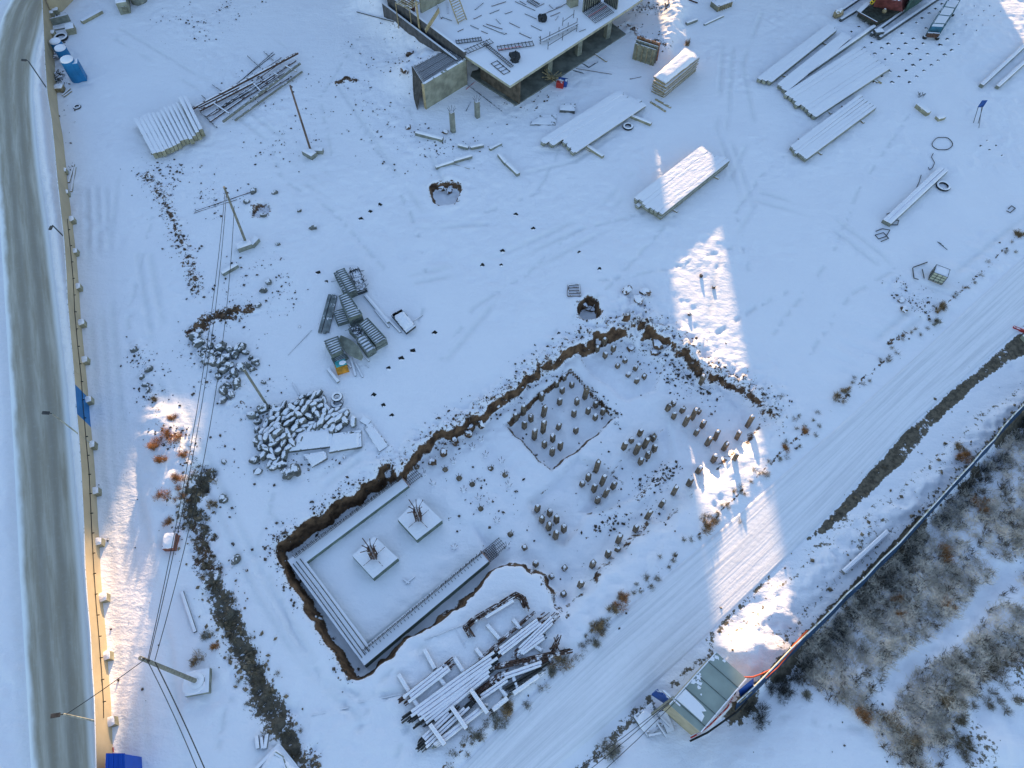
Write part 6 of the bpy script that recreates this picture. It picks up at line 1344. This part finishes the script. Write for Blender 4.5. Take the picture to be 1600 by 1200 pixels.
# blue booth and frame at the bottom
Q = [P(*c, 2.3) for c in [(166,1178),(194,1178),(196,1230),(164,1230)]]
bm = mat('booth_blue', (.008, .07, .42), .45, 0, .08, 1.0)
parts = [('booth_wall', MB().prism([k.to_2d()[:] for k in Q], -.1, 2.2), bm), ('roof', MB().prism([k.lerp(sum(Q, Vector()) / 4, -.04).to_2d()[:] for k in Q], 2.204, 2.3), bm)]
for k in range(4): a, b = Q[0].lerp(Q[1], (k + .5) / 4), Q[3].lerp(Q[2], (k + .5) / 4); parts.append(('roof_rib', MB().beam(a + Vector((0, 0, .003)), b + Vector((0, 0, .003)), .05, .04), bm))
T('blue_booth', 'bright blue site booth beside the fence at the bottom edge', 'booth', parts)
for i in range(3): beam_thing('stake', 'thin reddish stake behind the blue booth, ' + side(i, 3), 'stake', (173 + i * 3, 1177), (172 + i * 3, 1168), .05, .05, redp, .1)
a, b, c, d = [W(*k, .15) for k in [(400,1205),(438,1165),(470,1205),(435,1240)]]
parts = [('edge_beam', MB().beam(p, q, .2, .25), dsteel_s) for p, q in ((a, b), (b, c))]; parts.append(('snow_cap', blanket([a, b, c, d], .1, .22, 4, 10, 10, .1), M_SNOW)); parts.append(('arch', MB().path([W(432,1178,.4), W(444,1185,.5), W(450,1205,.45)], .12, 6), conc))
T('framed_cover', 'snow-filled square cover with dark edge beams at the bottom edge', 'cover', parts)
blk((270,850), .75, 1.1, .75, .1, 'snow-topped red-faced box beside the soil ditch', mat('red_brown_box', (.22, .085, .06), .8, .6), 'cabinet', 'box')

# ------------------------------------------------------------------ shrubs
def twigs(mb_v, mb_f, c, r, h, n, rd, wd=.012, fl=1.0):
    for _ in range(n):
        an = rd.uniform(0, 6.283); rr = r * math.sqrt(rd.random()); tx, ty = math.cos(an) * rr, math.sin(an) * rr; hh = h * rd.uniform(.45, 1.0) * (1 - .45 * (rr / r) ** 2)
        p0 = Vector((c[0] + tx * .25, c[1] + ty * .25, c[2])); p1 = Vector((c[0] + tx * .7, c[1] + ty * .7, c[2] + hh * .6)); p2 = Vector((c[0] + tx + rd.uniform(-.1, .1), c[1] + ty + rd.uniform(-.1, .1), c[2] + hh))
        s = Vector((rd.uniform(-1, 1), rd.uniform(-1, 1), rd.uniform(-.3, .3))).normalized() * wd
        o = len(mb_v); mb_v.extend([p0 - s, p0 + s, p1 + s * .8, p1 - s * .8, p2]); mb_f.extend([(o, o + 1, o + 2, o + 3), (o + 3, o + 2, o + 4)])
        for _b in range(3):
            k = rd.uniform(.3, 1); q0 = p1.lerp(p2, k); q1 = q0 + Vector((rd.uniform(-.22, .22), rd.uniform(-.22, .22), rd.uniform(.02, .22))) * fl; o = len(mb_v); mb_v.extend([q0 - s * .6, q0 + s * .6, q1]); mb_f.append((o, o + 1, o + 2))
shr = mat('dry_shrub', (.27, .175, .095), .9, 0, .45, 3.0); shr_r = mat('rusty_shrub', (.36, .16, .06), .9, 0, .4, 3.0); shr_g = mat('grey_shrub', (.24, .21, .17), .9, .0, .4, 3.0)
def shrub(x, y, r, h, m_, label, group, n=150):
    p = W(x, y); mb = MB(); vs = []; fs = []; rd = random.Random(int(x * 31 + y)); 
    for k in range(5):
        a_ = rd.uniform(0, 6.283); q_ = rd.uniform(.1, .75) * r; cx_, cy_ = p.x + q_ * math.cos(a_) * 1.3, p.y + q_ * math.sin(a_); rr_ = r * rd.uniform(.3, .7)
        twigs(vs, fs, (cx_, cy_, hz(cx_, cy_) - .05), rr_, h * rd.uniform(.4, 1.05), n // 4, rd, .014)
    mb.add(vs, fs)
    st = MB(); 
    for k in range(4): an = k * 1.6; st.path([(p.x, p.y, p.z - .1), (p.x + .25 * r * math.cos(an), p.y + .25 * r * math.sin(an), p.z + h * .45)], .018, 4)
    T('dry_shrub', label, 'shrub', [('twigs', mb, m_), ('stem', st, m_)], group)
for x, y, r, h, m_, lb in [(1467,483,.62,.9,shr,'largest brown shrub on the road bank at the right'),(1462,507,.42,.5,shr_g,'grey low shrub below the largest bank shrub'),(1592,368,.6,.6,shr,'pale dry grass clump at the right edge of the road bank'),(1312,622,.55,.7,shr,'brown shrub halfway down the road bank'),(1320,610,.35,.5,shr,'small twin of the halfway shrub'),(1258,676,.4,.6,shr_r,'reddish small shrub on the road bank, upper'),(1228,703,.34,.5,shr_r,'reddish small shrub on the road bank, lower'),(1105,824,.62,.75,shr,'sunlit shrub at the edge of the road light patch'),(970,938,.7,.7,shr_r,'reddish shrub beside the bottom tip of the pit'),(958,950,.4,.5,shr,'thin shrub beside the reddish one by the pit tip'),(936,984,.65,.7,shr,'round brown shrub on the bank left of the road'),(930,1003,.45,.45,shr_g,'grey shrub below the round brown one'),(872,1040,.75,.5,shr,'wide grass clump at the end of the steel bars'),(862,1052,.5,.5,shr_g,'grey clump under the wide grass clump'),(795,1108,.7,.55,shr,'brown grass clump below the steel bars'),(780,1125,.5,.4,shr_g,'grey-green grass clump below the brown clump'),(740,1150,.4,.3,shr_g,'low grass tuft near the bottom road edge'),
        (243,698,.75,.85,shr_r,'left orange shrub of the sunlit patch'),(268,686,.85,1.0,shr_r,'largest orange shrub of the sunlit patch'),(256,722,.6,.7,shr_r,'orange shrub between and below the two largest'),(285,712,.45,.5,shr_r,'faint orange shrub right of the others'),(275,755,.6,.7,shr_r,'upper orange shrub of the lower pair'),(257,778,.55,.6,shr_r,'lower left orange shrub of the lower pair'),(282,778,.4,.35,shr_r,'flat orange shrub right of the lower pair'),(240,625,.35,.35,shr,'small brown shrub above the sunlit patch'),(268,654,.4,.4,shr_r,'small reddish shrub just above the largest orange one'),(262,818,.4,.3,shr_r,'low reddish tuft beside the ditch top'),(332,790,.4,.4,shr,'brown tuft right of the ditch top'),(308,1030,.5,.6,shr,'brown shrub above the round footing of the thick pole'),(325,992,.45,.4,shr_g,'grey shrub left of the ditch'),(333,1012,.35,.4,shr_r,'reddish twig tuft left of the ditch'),(365,960,.35,.4,shr_g,'grey tuft right of the ditch'),
        (1074,70,.5,.9,shr,'brown bush behind the tall plank stack'),(1506,712,.75,.8,shr_r,'red-brown shrub against the outer fence'),(1500,700,.5,.6,shr,'brown shrub above the red-brown one at the fence'),(1430,842,.4,.5,shr_g,'grey shrub at the fence foot'),
        (1533,790,.7,.8,shr_r,'upper rusty shrub in the grey scrub'),(1478,870,.85,.9,shr_r,'big rusty shrub in the grey scrub'),(1398,935,.4,.6,shr_r,'small rusty shrub in the scrub nearest the fence'),(1408,960,.4,.6,shr_r,'small rusty shrub below the nearest-fence one'),(1480,945,.5,.6,shr_r,'faint rusty shrub by the scrub path'),(1350,1122,.6,.8,shr_r,'brown shrub at the lower left end of the scrub'),(1265,1085,.5,.6,shr_g,'lone grey shrub on the open snow below the fence'),(1420,1160,.8,.8,shr,'dark brown shrub at the bottom of the scrub'),(1388,1130,.8,.8,shr,'dark shrub beside the scrub path bottom'),(1480,1100,.7,.7,shr,'brown shrub right of the scrub path'),(958,1170,.8,1.0,shr_g,'dark bushy shrub among the wires at the bottom')]:
    shrub(x, y, r, h, m_, lb, 'dry shrubs', 190 if r > .55 else 110)
# the grey scrub beyond the fence reads as one mass
vs = []; fs = []; rd = random.Random(77); BR = PL([(1640,640),(1540,735),(1440,840),(1330,945),(1265,1005),(1262,1052),(1330,1095),(1362,1130),(1420,1190),(1460,1200),(1470,1130),(1520,1060),(1600,1010),(1640,980)])
PATHL = PL([(1600,880),(1545,930),(1510,975),(1480,1000),(1430,1030),(1400,1065),(1378,1100)])
cnt = 0
while cnt < 1700:
    x, y = rd.uniform(1255, 1640), rd.uniform(650, 1205); p = P2(x, y); ax_, ay_ = np.array([p[0]]), np.array([p[1]])
    if polysd(ax_, ay_, BR)[0] < -.3 or linedist(ax_, ay_, PATHL)[0] < .75: continue
    dn = float(fbm(ax_, ay_, .30, 3, 93)[0])
    if dn < .22 + rd.random() * .22: continue
    r = rd.uniform(.3, .65); twigs(vs, fs, (p[0], p[1], hz(*p) - .05), r, r * rd.uniform(.5, .9), 11, rd, .023, 1.7); cnt += 1
def mesh_fast(name, vs, fs, m_):
    mb = MB(); mb.v = [tuple(v) for v in vs]; mb.f = fs; return mesh_obj(name, mb, m_, base_of([mb]))
tag(mesh_fast('scrub', vs, fs, mat('grey_scrub', (.70, .59, .51), .9, 0, .4, .8)), 'dense leafless grey scrub covering the slope beyond the outer fence', 'scrub', kind='stuff')
vs = []; fs = []; cnt = 0
while cnt < 420:
    x, y = rd.uniform(1255, 1640), rd.uniform(650, 1205); p = P2(x, y); ax_, ay_ = np.array([p[0]]), np.array([p[1]])
    if polysd(ax_, ay_, BR)[0] < -.6 or linedist(ax_, ay_, PATHL)[0] < .6: continue
    r = rd.uniform(.2, .5); twigs(vs, fs, (p[0], p[1], hz(*p) - .05), r, r * rd.uniform(.7, 1.3), 9, rd, .03, 1.6); cnt += 1
tag(mesh_fast('dark_scrub', vs, fs, mat('brown_scrub', (.11, .08, .06), .9, 0, .4, 1.0)), 'darker brown stems scattered through the grey scrub', 'scrub', kind='stuff')
# dark twigs in the hollow behind the fence and along it
vs = []; fs = []
for _ in range(150):
    k = rd.random(); i = min(int(k * 7), 6); a, b = OFENCE[i], OFENCE[i + 1]; t = rd.random(); x = a[0] + (b[0] - a[0]) * t + rd.uniform(.3, 1.5); y = a[1] + (b[1] - a[1]) * t - rd.uniform(.3, 1.3)
    twigs(vs, fs, (x, y, hz(x, y) - .05), rd.uniform(.3, .55), rd.uniform(.3, .7), 45, rd, .012)
tag(mesh_fast('fence_brush', vs, fs, mat('dark_brush', (.06, .055, .05), .9, 0, .4, 2)), 'dark brush along the far foot of the outer fence', 'brush', kind='stuff')
vs = []; fs = []
for _ in range(60):
    x, y = rd.uniform(1480, 1600), rd.uniform(1010, 1195); p = P2(x, y)
    if fbm(np.array([p[0]]), np.array([p[1]]), .4, 3, 95)[0] < .5: continue
    twigs(vs, fs, (p[0], p[1], hz(*p) - .05), rd.uniform(.25, .5), .4, 50, rd, .012)
for pt, wd_, n_ in ((DITCH, .5, 110), (ROADBANK, .35, 150), (PL([(1240, 640), (1200, 640)]), .5, 4)):
    for _ in range(n_):
        i = rd.randrange(len(pt) - 1); a, b = pt[i], pt[i + 1]; t = rd.random(); x = a[0] + (b[0] - a[0]) * t + rd.gauss(0, wd_); y = a[1] + (b[1] - a[1]) * t + rd.gauss(0, wd_)
        if not (-60 < x < 60 and -5 < y < 90): continue
        twigs(vs, fs, (x, y, hz(x, y) - .03), rd.uniform(.12, .3), rd.uniform(.12, .3), 22, rd, .011)
tag(mesh_fast('dry_grass', vs, fs, mat('dry_grass', (.17, .13, .085), .9, 0, .4, 3)), 'thin dry grass along the ditch and road bank', 'grass', kind='stuff')
